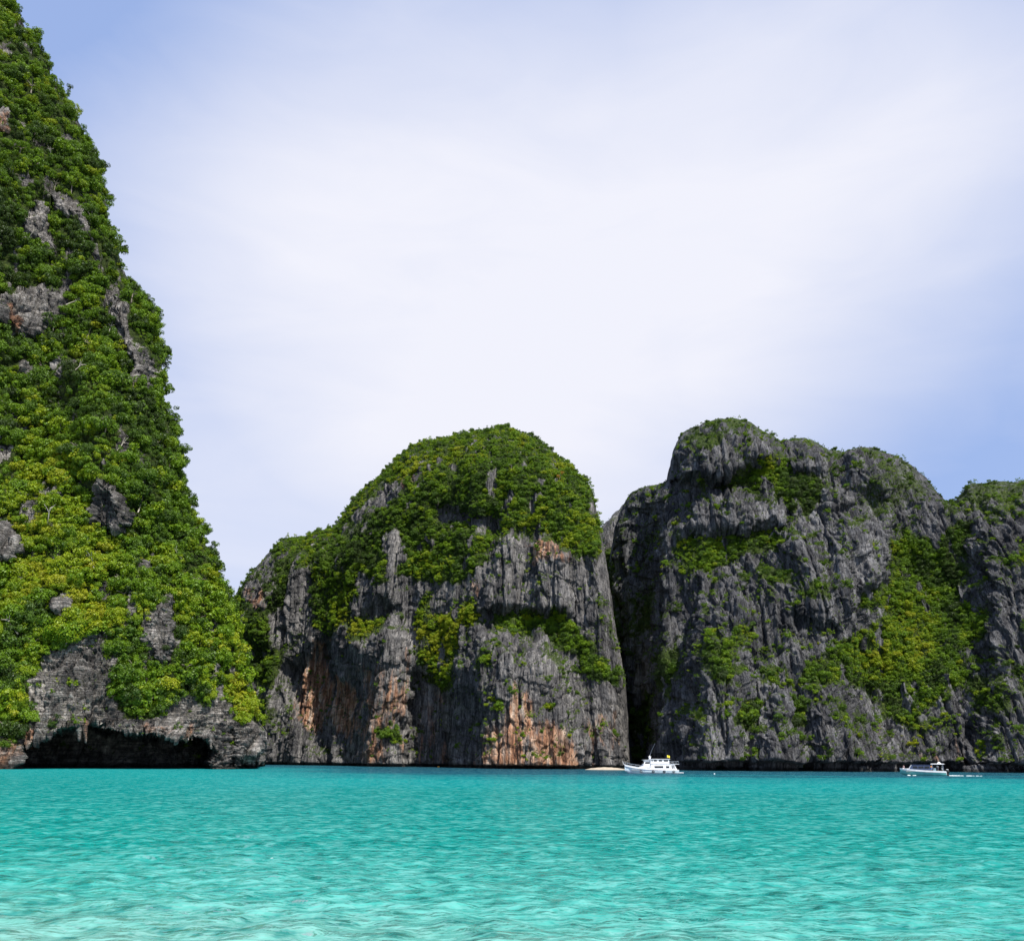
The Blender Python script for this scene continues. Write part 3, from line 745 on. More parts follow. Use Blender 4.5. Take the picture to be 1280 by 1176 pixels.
def trunk_mesh(name, seed, h=0.75):
    r = np.random.default_rng(seed)
    V, Fc = [], []
    def tube(p0, p1, r0_, r1_, bend):
        n, k = 5, 5
        b0 = len(V)
        for i in range(k):
            s = i / (k - 1)
            c = p0 + (p1 - p0) * s + bend * math.sin(s * math.pi)
            ax = (p1 - p0) / np.linalg.norm(p1 - p0)
            u = np.cross(ax, [0.3, 1, 0.2]); u /= np.linalg.norm(u); w = np.cross(ax, u)
            rr = r0_ + (r1_ - r0_) * s
            for j in range(n):
                a = 2 * math.pi * j / n
                V.append(c + (u * math.cos(a) + w * math.sin(a)) * rr)
        for i in range(k - 1):
            for j in range(n):
                Fc.append((b0 + i * n + j, b0 + i * n + (j + 1) % n, b0 + (i + 1) * n + (j + 1) % n, b0 + (i + 1) * n + j))
    top = np.array([r.uniform(-.12, .12), r.uniform(-.12, .12), h * .72])
    tube(np.array([0, 0, -0.35]), top, 0.065, 0.04, np.array([r.uniform(-.06, .06), r.uniform(-.06, .06), 0]))
    for k in range(5):
        a = k * 1.26 + r.uniform(-.4, .4)
        e = top + np.array([math.cos(a) * .5, math.sin(a) * .5, r.uniform(.1, .38)])
        tube(top * r.uniform(.7, 1), e, 0.035, 0.012, np.array([0, 0, .05]))
    me = mesh_np(name, V, Fc, True)
    me.materials.append(MAT_BARK)
    return me

CROWNS = [crown_mesh('crown_a', 1, 17, 2300, 1.0, .066), crown_mesh('crown_b', 2, 13, 1900, 1.2, .066), crown_mesh('crown_c', 3, 20, 2300, 0.8, .062), crown_mesh('crown_d', 4, 11, 1000, 1.1, 0.075, .8),
          crown_mesh('crown_e', 5, 14, 1500, 0.9, 0.085), crown_mesh('crown_f', 6, 9, 900, 1.5, 0.07, .7), crown_mesh('crown_g', 7, 24, 2300, 0.6, .06, .5), crown_mesh('crown_h', 8, 7, 700, 1.9, .075, .6)]
TRUNKS = [trunk_mesh('trunk_a', 31), trunk_mesh('trunk_b', 32), trunk_mesh('trunk_c', 33, .9)]
lib = bpy.data.collections.new('crown_library')
for k, me in enumerate(CROWNS):
    lib.objects.link(bpy.data.objects.new('crown_pattern_%d' % k, me))

def scatter_group():
    g = bpy.data.node_groups.new('plant_scatter', 'GeometryNodeTree')
    g.interface.new_socket('Geometry', in_out='INPUT', socket_type='NodeSocketGeometry')
    g.interface.new_socket('Geometry', in_out='OUTPUT', socket_type='NodeSocketGeometry')
    n, l = g.nodes, g.links
    gi, go = n.new('NodeGroupInput'), n.new('NodeGroupOutput')
    mp = n.new('GeometryNodeMeshToPoints'); l.new(gi.outputs[0], mp.inputs['Mesh'])
    ci = n.new('GeometryNodeCollectionInfo'); ci.inputs['Collection'].default_value = lib
    ci.inputs['Separate Children'].default_value = True; ci.inputs['Reset Children'].default_value = True
    ip = n.new('GeometryNodeInstanceOnPoints'); l.new(mp.outputs['Points'], ip.inputs['Points']); l.new(ci.outputs[0], ip.inputs['Instance'])
    ip.inputs['Pick Instance'].default_value = True
    def na(name, t):
        a = n.new('GeometryNodeInputNamedAttribute'); a.data_type = t; a.inputs['Name'].default_value = name
        return a.outputs['Attribute']
    l.new(na('pick', 'INT'), ip.inputs['Instance Index'])
    er = n.new('FunctionNodeEulerToRotation'); l.new(na('turn', 'FLOAT_VECTOR'), er.inputs[0]); l.new(er.outputs[0], ip.inputs['Rotation'])
    l.new(na('size', 'FLOAT_VECTOR'), ip.inputs['Scale'])
    l.new(ip.outputs[0], go.inputs[0])
    return g
SCATTER = scatter_group()

def pick_sites(c, count, frame_only=True):
    """sites for plants, chosen evenly over what can be seen of the cliff"""
    w = np.clip(c.vm, 0, 1) ** 1.7
    w = np.where((c.PX > -60) & (c.PX < 1340) & (c.PY > -60), w, w * 0.25)
    cw = np.gradient(c.PX, axis=1) * np.abs(np.gradient(c.PY, axis=0))
    w = w * cw * (1 + 1.6 * np.exp(-c.sd / 14.0))
    w[c.P[..., 2] < 2.0] = 0
    p = (w / w.sum()).ravel()
    idx = rng.choice(len(p), size=count, replace=True, p=p)
    return idx

def plants(c, name, label, count, smin, smax, tuft=0.45, spread=0.17, shift=0.0):
    idx = pick_sites(c, count)
    P = c.P.reshape(-1, 3)[idx]; N = c.N.reshape(-1, 3)[idx]
    vm = c.vm.ravel()[idx]; tn = c.tn.ravel()[idx]
    N = N * np.where(N[:, 1:2] > 0.3, -1, 1)
    size = rng.uniform(0, 1, count) ** 3.0 * (smax - smin) + smin
    size *= np.clip(tuft + (1 - tuft) * sstep(.35, .95, vm), .3, 1)
    P = P + rng.normal(size=P.shape) * np.array([.35, .35, .35]) + N * (0.15 * size)[:, None] - np.array([0, 0, 0.35]) * size[:, None]
    clump = fbm(P / 10, 2, c.seed + 60) * .45 + fbm(P / 45, 2, c.seed + 61) * .4
    tint = np.clip(tn + shift + clump + rng.normal(size=count) * spread, 0.02, 1.0)
    return dict(P=P, N=N, size=size, tint=tint, vm=vm, px=c.PX.ravel()[idx], py=c.PY.ravel()[idx], sd=c.sd.ravel()[idx])

def make_stuff(d, keep, name, label):
    P = d['P'][keep]; n = len(P)
    me = bpy.data.meshes.new(name); me.vertices.add(n); me.vertices.foreach_set('co', P.astype(np.float32).ravel()); me.update()
    s = d['size'][keep]
    add_attr(me, 'tint', d['tint'][keep])
    add_attr(me, 'size', np.stack([s * rng.uniform(.8, 1.2, n), s * rng.uniform(.8, 1.2, n), s * rng.uniform(.75, 1.15, n)], 1), 'FLOAT_VECTOR')
    lean = np.clip(-d['N'][keep][:, 1], 0, 1) * 0.35
    add_attr(me, 'turn', np.stack([lean + rng.normal(size=n) * .15, rng.normal(size=n) * .18, np.zeros(n)], 1), 'FLOAT_VECTOR')
    add_attr(me, 'pick', rng.integers(0, len(CROWNS), n), 'INT')
    me.materials.append(MAT_LEAF)
    o = tag(link(bpy.data.objects.new(name, me)), label, 'greenery', kind='stuff')
    md = o.modifiers.new('scatter', 'NODES'); md.node_group = SCATTER
    return o

def make_tree(P, size, tint, label, group, lean=0.0, name='cliff_tree', trunk=1.0):
    t = empty(name, tuple(P), rng.uniform(-.6, .6))
    t.rotation_euler = (rng.normal() * .10 + lean * .25, lean * .6, rng.uniform(-.5, .5))
    t.scale = (size * rng.uniform(.85, 1.15), size * rng.uniform(.85, 1.15), size * rng.uniform(.85, 1.2) * trunk)
    if group and 'skyline' not in label and 'leaning' not in label:
        look = ('dark green' if tint < .32 else 'mid green' if tint < .52 else 'bright green' if tint < .72 else 'yellow-green') + (' broad' if size > 3.3 else '')
        label = look + ' ' + label; group = look + ' ' + group
    tag(t, label, 'tree', group)
    c = link(bpy.data.objects.new('crown', CROWNS[rng.integers(0, len(CROWNS))]), t); c['tint'] = float(tint)
    c.rotation_euler = (0, 0, rng.uniform(0, 6.28))
    b = link(bpy.data.objects.new('trunk', TRUNKS[rng.integers(0, 3)]), t)
    b.rotation_euler = (0, 0, rng.uniform(0, 6.28))
    return t

# near cliff: the largest trees one by one, the rest as a continuous cover
dn = plants(near, 'near', '', 13500, 0.5, 4.6, spread=.17, shift=-.11)
big = dn['size'] * (dn['vm'] > .7) * ((dn['px'] > -4) & (dn['py'] > -4)) * (dn['sd'] > 3)
order = np.argsort(-big)[:165]
keep = np.ones(len(dn['size']), bool); keep[order] = False
make_stuff(dn, keep, 'cliff_greenery', 'dense low greenery covering the cliff with the sea cave')
zone = [(0, 330, 'bushy tree high on the cave cliff, above its orange-streaked rock'), (330, 600, 'bushy tree midway up the cave cliff, between its bare outcrops'), (600, 1000, 'bushy tree low on the cave cliff, above the banded grey rock')]
for i in order:
    lab = [z for z in zone if z[0] <= max(dn['py'][i], 0) < z[1]][0][2]
    make_tree(dn['P'][i], dn['size'][i] * 1.12, dn['tint'][i], lab, lab.replace('bushy tree', 'bushy trees'))
# trees leaning out from the edge against the sky
for (px, py, s) in [(26, 26, 1.7), (46, 52, 1.9), (60, 80, 2.2), (70, 112, 1.6), (92, 142, 1.9), (108, 178, 1.8), (118, 208, 2.5), (128, 240, 2.4), (132, 270, 1.7), (150, 330, 2.0), (168, 362, 2.1), (184, 386, 2.6), (194, 402, 2.4), (198, 432, 1.5), (202, 458, 3.2),
                    (204, 492, 1.9), (216, 540, 2.2), (224, 566, 2.6), (228, 596, 1.8), (240, 640, 1.9), (254, 676, 2.0), (268, 710, 2.6), (276, 742, 1.8), (286, 768, 2.0), (298, 806, 1.8), (308, 846, 2.0), (316, 880, 1.9)]:
    k = np.argmin((near.PX - px + 2) ** 2 + (near.PY - py) ** 2)
    P = near.P.reshape(-1, 3)[k]
    make_tree(P - np.array([0.1 * s, 0, .5 * s]), s * 1.45, rng.uniform(.12, .42), 'tree leaning out from the cave cliff against the sky', 'trees on the edge of the cave cliff', lean=.55)

# bare trunks that show pale among the leaves
BARE = [trunk_mesh('bare_trunk_a', 51, 1.3), trunk_mesh('bare_trunk_b', 52, 1.6)]
PALE = plain('pale_bark', (0.36, 0.33, 0.27), 0.9, var=0.25, scale=3)
for me in BARE: me.materials.clear(); me.materials.append(PALE)
for (px, py, sz) in [(195, 488, 5.5), (62, 205, 4), (150, 560, 4.5), (40, 520, 4.5), (175, 640, 4.5), (95, 470, 4), (120, 720, 5), (230, 700, 4), (30, 300, 4), (88, 385, 4.2), (250, 780, 4), (20, 790, 4.5), (140, 420, 3.8), (60, 660, 4.5)]:
    k = np.argmin((near.PX - px) ** 2 + (near.PY - py) ** 2)
    P = near.P.reshape(-1, 3)[k] + near.N.reshape(-1, 3)[k] * 1.6
    t = empty('bare_tree', tuple(P)); t.scale = (sz * .8, sz * .8, sz); t.rotation_euler = (.35 + rng.normal() * .2, rng.uniform(-.3, .7), rng.uniform(0, 6.28))
    tag(t, 'pale leafless tree poking out of the greenery on the cave cliff', 'tree', 'leafless trees on the cave cliff')
    tr = link(bpy.data.objects.new('trunk', BARE[rng.integers(0, 2)]), t)
# domed hill
dd = plants(dome, 'dome', '', 17000, 0.5, 2.5, shift=-.05)
big = dd['size'] * (dd['vm'] > .7) * (dd['sd'] > 2) * (dd['px'] > 320)
order = np.argsort(-big)[:60]
keep = np.ones(len(dd['size']), bool); keep[order] = False
make_stuff(dd, keep, 'hill_greenery', 'green canopy and scrub covering the domed hill')
for i in order:
    up = dd['py'][i] < 640
    lab = 'rounded tree in the wooded crown of the domed hill' if up else 'rounded tree on the slopes below the crown of the domed hill'
    make_tree(dd['P'][i], dd['size'][i] * 1.2, dd['tint'][i], lab, lab.replace('rounded tree', 'rounded trees'))
k = np.argmin((dome.PX - 698) ** 2 + (dome.PY - 602) ** 2)
make_tree(dome.P.reshape(-1, 3)[k] + np.array([0, -3.0, .2]), 2.3, 1.65, 'small orange-leaved tree amid the green canopy of the domed hill', None)
for px in (572, 592, 608, 628, 634, 655, 690, 712, 730, 352, 398, 412):
    k = np.argmin((dome.PX - px) ** 2 + (dome.PY - np.interp(px, *zip(*sky_dome)) - 3) ** 2)
    make_tree(dome.P.reshape(-1, 3)[k] - np.array([0, 0, .6]), rng.uniform(1.6, 2.4), rng.uniform(.1, .35), 'dark tree on the skyline of the domed hill', 'skyline trees of the domed hill')

# massif
df = plants(far, 'far', '', 18000, 0.42, 2.2, tuft=.40, shift=-.10)
big = df['size'] * (df['vm'] > .8) * (df['px'] < 1276)
order = np.argsort(-big)[:40]
keep = np.ones(len(df['size']), bool); keep[order] = False
make_stuff(df, keep, 'massif_greenery', 'patches of scrub and low trees on the grey massif')
for i in order:
    lab = 'leafy tree in the green gully of the grey massif' if (df['px'][i] > 1040 and df['py'][i] > 650) else 'leafy tree on a ledge of the grey massif'
    make_tree(df['P'][i], df['size'][i] * 1.25, df['tint'][i], lab, lab.replace('leafy tree', 'leafy trees'))
for px in (850, 885, 930, 962, 1003, 1062, 1096, 1128, 1160, 1213, 1238, 1268):
    k = np.argmin((far.PX - px) ** 2 + (far.PY - np.interp(px, *zip(*sky_far)) - 5) ** 2)
    make_tree(far.P.reshape(-1, 3)[k] - np.array([0, 0, .5]), rng.uniform(1.0, 2.2), rng.uniform(.1, .4), 'dark tree on the skyline of the grey massif', 'skyline trees of the grey massif')
dg = plants(gap, 'gap', '', 300, 0.7, 2.0)
make_stuff(dg, np.ones(300, bool), 'crag_greenery', 'scrub on the small crag in the gap')

# ------------------------------------------------------------------ boats, people and small things
class MB:
    def __init__(s): s.v, s.f = [], []
    def box(s, x0, x1, y0, y1, z0, z1, tx0=0.0, tx1=0.0, ty=0.0):
        """a box whose top may be drawn in at bow (tx0), stern (tx1) and sides (ty)"""
        k = len(s.v)
        s.v += [(x0, y0, z0), (x1, y0, z0), (x1, y1, z0), (x0, y1, z0), (x0 + tx0, y0 + ty, z1), (x1 - tx1, y0 + ty, z1), (x1 - tx1, y1 - ty, z1), (x0 + tx0, y1 - ty, z1)]
        s.f += [(k + 3, k + 2, k + 1, k), (k + 4, k + 5, k + 6, k + 7), (k, k + 1, k + 5, k + 4), (k + 1, k + 2, k + 6, k + 5), (k + 2, k + 3, k + 7, k + 6), (k + 3, k, k + 4, k + 7)]
        return s
    def loft(s, rings, cap=True):
        n = len(rings[0]); k0 = len(s.v)
        for r in rings: s.v += [tuple(p) for p in r]
        for i in range(len(rings) - 1):
            for j in range(n):
                a, b = k0 + i * n + j, k0 + i * n + (j + 1) % n
                s.f.append((a, b, b + n, a + n))
        if cap:
            s.f.append(tuple(k0 + j for j in reversed(range(n)))); s.f.append(tuple(k0 + (len(rings) - 1) * n + j for j in range(n)))
        return s
    def tube(s, pts, r, n=6):
        rings = []
        pts = [Vector(p) for p in pts]
        for i, p in enumerate(pts):
            ax = (pts[min(i + 1, len(pts) - 1)] - pts[max(i - 1, 0)]).normalized()
            u = ax.cross(Vector((.31, .9, .27))).normalized(); w = ax.cross(u)
            rr = r[i] if isinstance(r, (list, tuple)) else r
            rings.append([p + (u * math.cos(2 * math.pi * j / n) + w * math.sin(2 * math.pi * j / n)) * rr for j in range(n)])
        return s.loft(rings)
    def build(s, name, mat, parent=None, bevel=0.0, smooth=False):
        me = bpy.data.meshes.new(name); me.from_pydata(s.v, [], s.f); me.update()
        bm = bmesh.new(); bm.from_mesh(me)
        if bevel: bmesh.ops.bevel(bm, geom=bm.edges[:], offset=bevel, segments=2, affect='EDGES', clamp_overlap=True)
        bmesh.ops.recalc_face_normals(bm, faces=bm.faces[:])
        bm.to_mesh(me); bm.free()
        if smooth: me.polygons.foreach_set('use_smooth', np.ones(len(me.polygons), bool))
        me.materials.append(mat)
        return link(bpy.data.objects.new(name, me), parent)

W_PAINT = plain('white_boat_paint', (0.74, 0.75, 0.76), 0.35, var=0.06)
W_HULL = plain('pale_blue_hull', (0.55, 0.66, 0.71), 0.35, var=0.08)
DARKGLASS = plain('dark_glass', (0.018, 0.022, 0.030), 0.08, var=0.3)
STEEL = plain('steel', (0.55, 0.56, 0.58), 0.3, metal=1.0, var=0.1)
RUBBER = plain('black_rubber', (0.02, 0.02, 0.022), 0.8)
DECK = plain('grey_deck', (0.42, 0.42, 0.40), 0.7)
YELLOW = plain('yellow_cloth', (0.75, 0.62, 0.04), 0.8)
BLUECLOTH = plain('blue_cloth', (0.05, 0.20, 0.50), 0.8)
NAVY = plain('navy_canvas', (0.035, 0.055, 0.12), 0.75)
AQUA = plain('aqua_hull', (0.10, 0.38, 0.36), 0.3, var=0.08)
FOAM = plain('foam', (0.80, 0.86, 0.86), 0.9, var=0.05)
SKIN = plain('skin', (0.42, 0.24, 0.16), 0.6)
HAIR = plain('dark_hair', (0.02, 0.015, 0.012), 0.6)

def hull_rings(st, deck=False):
    """stations: (x, half beam, sheer z, keel z, flare)"""
    rings = []
    for x, hb, sh, kz, fl in st:
        rings.append([(x, -hb, sh), (x, -hb * fl, sh * .35), (x, -hb * fl * .62, kz * .55), (x, 0, kz), (x, hb * fl * .62, kz * .55), (x, hb * fl, sh * .35), (x, hb, sh)])
    return rings

def tour_boat(loc, rz):
    t = empty('tour_boat', loc, rz)
    tag(t, 'white two-deck tour boat with mast and yellow flag moored by the sandbank', 'boat')
    t.scale = (.85, .85, .85)
    st = [(-9.5, 0.06, 2.55, 1.9, .6), (-8.6, .55, 2.30, .5, .5), (-7.4, 1.15, 2.05, -.4, .62), (-5.5, 1.85, 1.75, -.7, .78), (-3, 2.25, 1.50, -.8, .88), (1, 2.35, 1.30, -.8, .92), (5.5, 2.25, 1.25, -.7, .94), (8.0, 2.05, 1.25, -.5, .95)]
    h = MB().loft(hull_rings(st)).build('hull', W_HULL, t, 0, True)
    rub = MB()
    for sd in (-1, 1): rub.tube([(x, sd * (hb + .03), sh - .10) for x, hb, sh, kz, fl in st], .09)
    rub.build('rubbing_strake', W_PAINT, h)
    bw = MB()
    for sd in (-1, 1): bw.loft([[(x, sd * hb, sh - .02), (x, sd * (hb - .09), sh - .02), (x, sd * (hb - .07), sh + .38), (x, sd * hb * 1.01, sh + .38)] for x, hb, sh, kz, fl in st[:7]])
    bw.build('bulwark', W_PAINT, h)
    MB().box(-7.6, 8.0, -1.9, 1.9, 1.18, 1.30).build('deck', DECK, t)
    MB().box(7.7, 9.6, -1.9, 1.9, .28, .50).build('swim_platform', W_PAINT, t, .05)
    # forward trunk cabin
    tc = MB().box(-5.7, -1.2, -1.5, 1.5, 1.28, 2.35, 1.5, .0, .15).build('trunk_cabin', W_PAINT, t, .06)
    for sd in (-1, 1):
        MB().box(-4.6, -1.4, sd * 1.50 - .04, sd * 1.50 + .04, 1.62, 1.98, .35, 0, 0).build('window', DARKGLASS, tc)
    # main saloon
    sa_ = MB().box(-1.4, 5.4, -1.75, 1.75, 1.28, 3.02, .2, 0, .05).build('saloon', W_PAINT, t, .05)
    for sd in (-1, 1):
        for x0, x1 in ((0.0, 2.9), (3.8, 4.9)):
            MB().box(x0, x1, sd * 1.735 - .04, sd * 1.735 + .04, 1.85, 2.45).build('window', DARKGLASS, sa_)
    # wheelhouse
    wh = MB().box(-3.7, -1.2, -1.35, 1.35, 2.33, 4.25, .75, 0, .12).build('wheelhouse', W_PAINT, t, .05)
    for sd in (-1, 1):
        MB().box(-3.05, -1.45, sd * 1.29 - .05, sd * 1.29 + .05, 3.15, 3.72, .2, 0, 0).build('window', DARKGLASS, wh)
    MB().loft([[(-3.45, -1.05, 3.12), (-3.45, 1.05, 3.12), (-3.36, 1.05, 3.12), (-3.36, -1.05, 3.12)], [(-3.22, -1.0, 3.72), (-3.22, 1.0, 3.72), (-3.13, 1.0, 3.72), (-3.13, -1.0, 3.72)]]).build('windscreen', DARKGLASS, wh)
    MB().box(-3.5, -1.0, -1.55, 1.55, 4.24, 4.36).build('visor_roof', W_PAINT, wh, .03)
    # upper deck with open windows
    uc = MB().box(-1.25, 8.2, -1.85, 1.85, 3.0, 3.14).build('upper_deck', W_PAINT, t, .03)
    up = MB().box(-1.2, 5.0, -1.6, 1.6, 3.12, 3.85).box(-1.2, 5.0, -1.6, 1.6, 4.36, 4.52)
    for x in (-1.2, -.5, .9, 1.2, 2.6, 2.9, 4.6): up.box(x, x + .34, -1.6, 1.6, 3.84, 4.37)
    up = up.build('upper_cabin', W_PAINT, t)
    for sd in (-1, 1):
        for x0, x1 in ((-.15, .9), (1.55, 2.6), (3.25, 4.6)):
            MB().box(x0, x1, sd * 1.55 - .02, sd * 1.55 + .02, 3.86, 4.36).build('window', DARKGLASS, up)
        MB().box(.3, 4.6, sd * 1.6 - .012, sd * 1.6 + .012, 3.42, 3.56).build('lettering_band', plain('grey_lettering', (.45, .47, .5), .5), up)
    MB().box(-1.3, 5.3, -1.85, 1.85, 4.515, 4.66).build('roof', W_PAINT, t, .04)
    # aft bulkhead and stairs under the overhanging deck
    for sd in (-1, 1):
        b = MB().loft([[(5.4, sd * 1.7, 1.28), (7.5, sd * 1.7, 1.28), (7.5, sd * 1.62, 1.28), (5.4, sd * 1.62, 1.28)], [(5.4, sd * 1.7, 3.02), (6.6, sd * 1.7, 3.02), (6.6, sd * 1.62, 3.02), (5.4, sd * 1.62, 3.02)]]).build('aft_bulkhead', W_PAINT, t)
        for x in (5.75, 6.3): MB().box(x, x + .34, sd * 1.66 - .07, sd * 1.66 + .07, 1.7, 2.7, -.08, .08).build('window', DARKGLASS, b)
    rail = MB()
    for sd in (-1, 1):
        rail.tube([(5.1, sd * 1.8, 3.95), (8.1, sd * 1.8, 3.95)], .04); rail.tube([(5.1, sd * 1.8, 3.55), (8.1, sd * 1.8, 3.55)], .025)
        for x in (5.1, 6.1, 7.1, 8.1): rail.tube([(x, sd * 1.8, 3.1), (x, sd * 1.8, 3.95)], .03)
    rail.tube([(8.1, -1.8, 3.95), (8.1, 1.8, 3.95)], .04)
    rail.build('deck_rail', STEEL, t)
    bow = MB()
    for sd in (-1, 1):
        pts = [(x, sd * (hb * .95), sh + 1.0) for x, hb, sh, kz, fl in st[:5]]
        bow.tube(pts, .035)
        for p_, (x, hb, sh, kz, fl) in zip(pts, st[:5]): bow.tube([(p_[0], p_[1], sh - .02), p_], .028)
    bow.build('bow_rail', STEEL, t)
    MB().tube([(-9.0, 0, 2.3), (-9.9, 0, 3.1), (-10.1, 0, 3.9)], [.10, .07, .05]).build('bow_post', W_PAINT, t)
    ma = MB().loft([[(-1.4, -.5, 4.6), (-.9, -.5, 4.6), (-.9, .5, 4.6), (-1.4, .5, 4.6)], [(-1.2, -.12, 5.7), (-1.0, -.12, 5.7), (-1.0, .12, 5.7), (-1.2, .12, 5.7)]]).build('mast', W_PAINT, t)
    MB().tube([(-1.15, .0, 5.4), (-.2, .1, 7.6), (.9, .2, 9.6)], [.05, .035, .02]).build('antenna', STEEL, ma)
    MB().tube([(-1.6, 0, 5.3), (-.6, 0, 5.3)], .09).build('radar', W_PAINT, ma)
    MB().tube([(5.0, 1.2, 4.6), (5.0, 1.2, 5.95)], .03).build('flag_staff', STEEL, t)
    fl = MB()
    rings = [[(5.02 + .9 * k / 6, 1.2 + .12 * math.sin(k * 1.1), 5.15 - .03 * k), (5.02 + .9 * k / 6, 1.22 + .12 * math.sin(k * 1.1), 5.15 - .03 * k), (5.02 + .9 * k / 6, 1.22 + .12 * math.sin(k * 1.1), 5.95 - .05 * k), (5.02 + .9 * k / 6, 1.2 + .12 * math.sin(k * 1.1), 5.95 - .05 * k)] for k in range(7)]
    fl.loft(rings).build('flag', YELLOW, t)['label'] = 'yellow flag'
    MB().loft([[(x, y + .015, z + (.0 if i in (0, 1) else -.42)) for i, (x, y, z) in enumerate(r)] for r in rings[:3]]).build('flag_band', BLUECLOTH, t)
    for x in (-4.6, -.6, 3.0, 6.2):
        m = MB(); pts = [(x + .34 * math.cos(a * math.pi / 5), -2.42, .72 + .34 * math.sin(a * math.pi / 5)) for a in range(11)]
        m.tube(pts, .11).build('tyre_fender', RUBBER, t)
    return t
p = on_water(817, 966.6)
tour_boat((p[0], p[1], -0.05), math.radians(4))

def speed_boat(loc, rz):
    t = empty('speed_boat', loc, rz)
    tag(t, 'aqua and white speedboat with dark canopy and three outboards under way', 'boat')
    t.scale = (1.08, 1.08, 1.08)
    st = [(-6.0, .05, 1.75, 1.2, .6), (-5.4, .55, 1.68, .45, .55), (-4.3, 1.05, 1.55, .0, .68), (-2.5, 1.4, 1.38, -.25, .82), (0, 1.5, 1.22, -.3, .9), (3.0, 1.5, 1.12, -.3, .94), (4.7, 1.42, 1.05, -.25, .95)]
    h = MB().loft(hull_rings(st)).build('hull', AQUA, t, 0, True)
    g = MB()
    for sd in (-1, 1): g.loft([[(x, sd * (hb + .03), sh - .30), (x, sd * (hb - .12), sh - .30), (x, sd * (hb - .10), sh + .10), (x, sd * (hb + .03), sh + .10)] for x, hb, sh, kz, fl in st])
    g.build('gunwale', W_PAINT, h)
    MB().box(4.3, 4.78, -1.35, 1.35, .3, 1.0, .0, .0, .05).build('transom_bench', W_PAINT, t, .04)
    MB().box(-4.6, 4.5, -1.2, 1.2, .95, 1.05).build('deck', DECK, t)
    fd = MB().loft([[(-5.5, -.4, 1.66), (-5.5, .4, 1.66), (-5.5, .3, 1.72), (-5.5, -.3, 1.72)], [(-3.9, -1.0, 1.55), (-3.9, 1.0, 1.55), (-3.9, .8, 1.72), (-3.9, -.8, 1.72)], [(-2.9, -1.15, 1.45), (-2.9, 1.15, 1.45), (-2.9, .8, 1.62), (-2.9, -.8, 1.62)]]).build('foredeck', W_PAINT, t)
    cab = MB().box(-3.9, 1.3, -1.2, 1.2, 1.35, 2.55, .75, .1, .12).build('cabin_canopy', NAVY, t, .05)
    for sd in (-1, 1):
        for x0, x1 in ((-3.0, -1.8), (-1.65, -.4), (-.25, 1.0)):
            MB().box(x0, x1, sd * 1.13 - .05, sd * 1.13 + .05, 1.75, 2.28, .1, .05).build('window', DARKGLASS, cab)
    MB().box(-3.3, 1.4, -1.15, 1.15, 2.54, 2.66).build('canopy_roof', NAVY, t, .04)
    fr = MB()
    for sd in (-1, 1):
        fr.tube([(-3.95, sd * 1.2, 1.5), (-3.2, sd * 1.1, 2.62)], .06)
    fr.build('canopy_frame', W_PAINT, cab)
    top = MB().box(1.3, 4.6, -1.25, 1.25, 2.78, 2.95, .1, .2, .1).build('hardtop', W_PAINT, t, .05)
    MB().loft([[(2.9, -.35, 2.94), (3.9, -.35, 2.94), (3.9, .35, 2.94), (2.9, .35, 2.94)], [(3.2, -.1, 3.35), (3.5, -.1, 3.35), (3.5, .1, 3.35), (3.2, .1, 3.35)]]).build('light_arch', W_PAINT, top)
    for x in (1.7, 4.1):
        for sd in (-1, 1): MB().tube([(x + .1, sd * 1.2, 1.1), (x, sd * 1.1, 2.8)], .045).build('hardtop_post', STEEL, t)
    MB().box(1.8, 2.5, -.5, .5, 1.04, 1.9, .2).build('helm_console', W_PAINT, t, .05)
    for y in (-.8, 0, .8):
        e = MB().box(4.75, 5.55, y - .26, y + .26, .75, 1.5, .12, .2, .06).build('outboard_motor', RUBBER, t, .08, True)
        MB().box(4.85, 5.4, y - .22, y + .22, 1.5, 1.62, .05, .1, .05).build('cowling_cap', W_PAINT, e, .04)
        MB().box(4.95, 5.3, y - .1, y + .1, -.5, .78).build('leg', RUBBER, e)
    return t
p2 = on_water(1157.5, 969.0)
SB_RZ = math.radians(-20)
speed_boat((p2[0], p2[1], -0.05), SB_RZ)

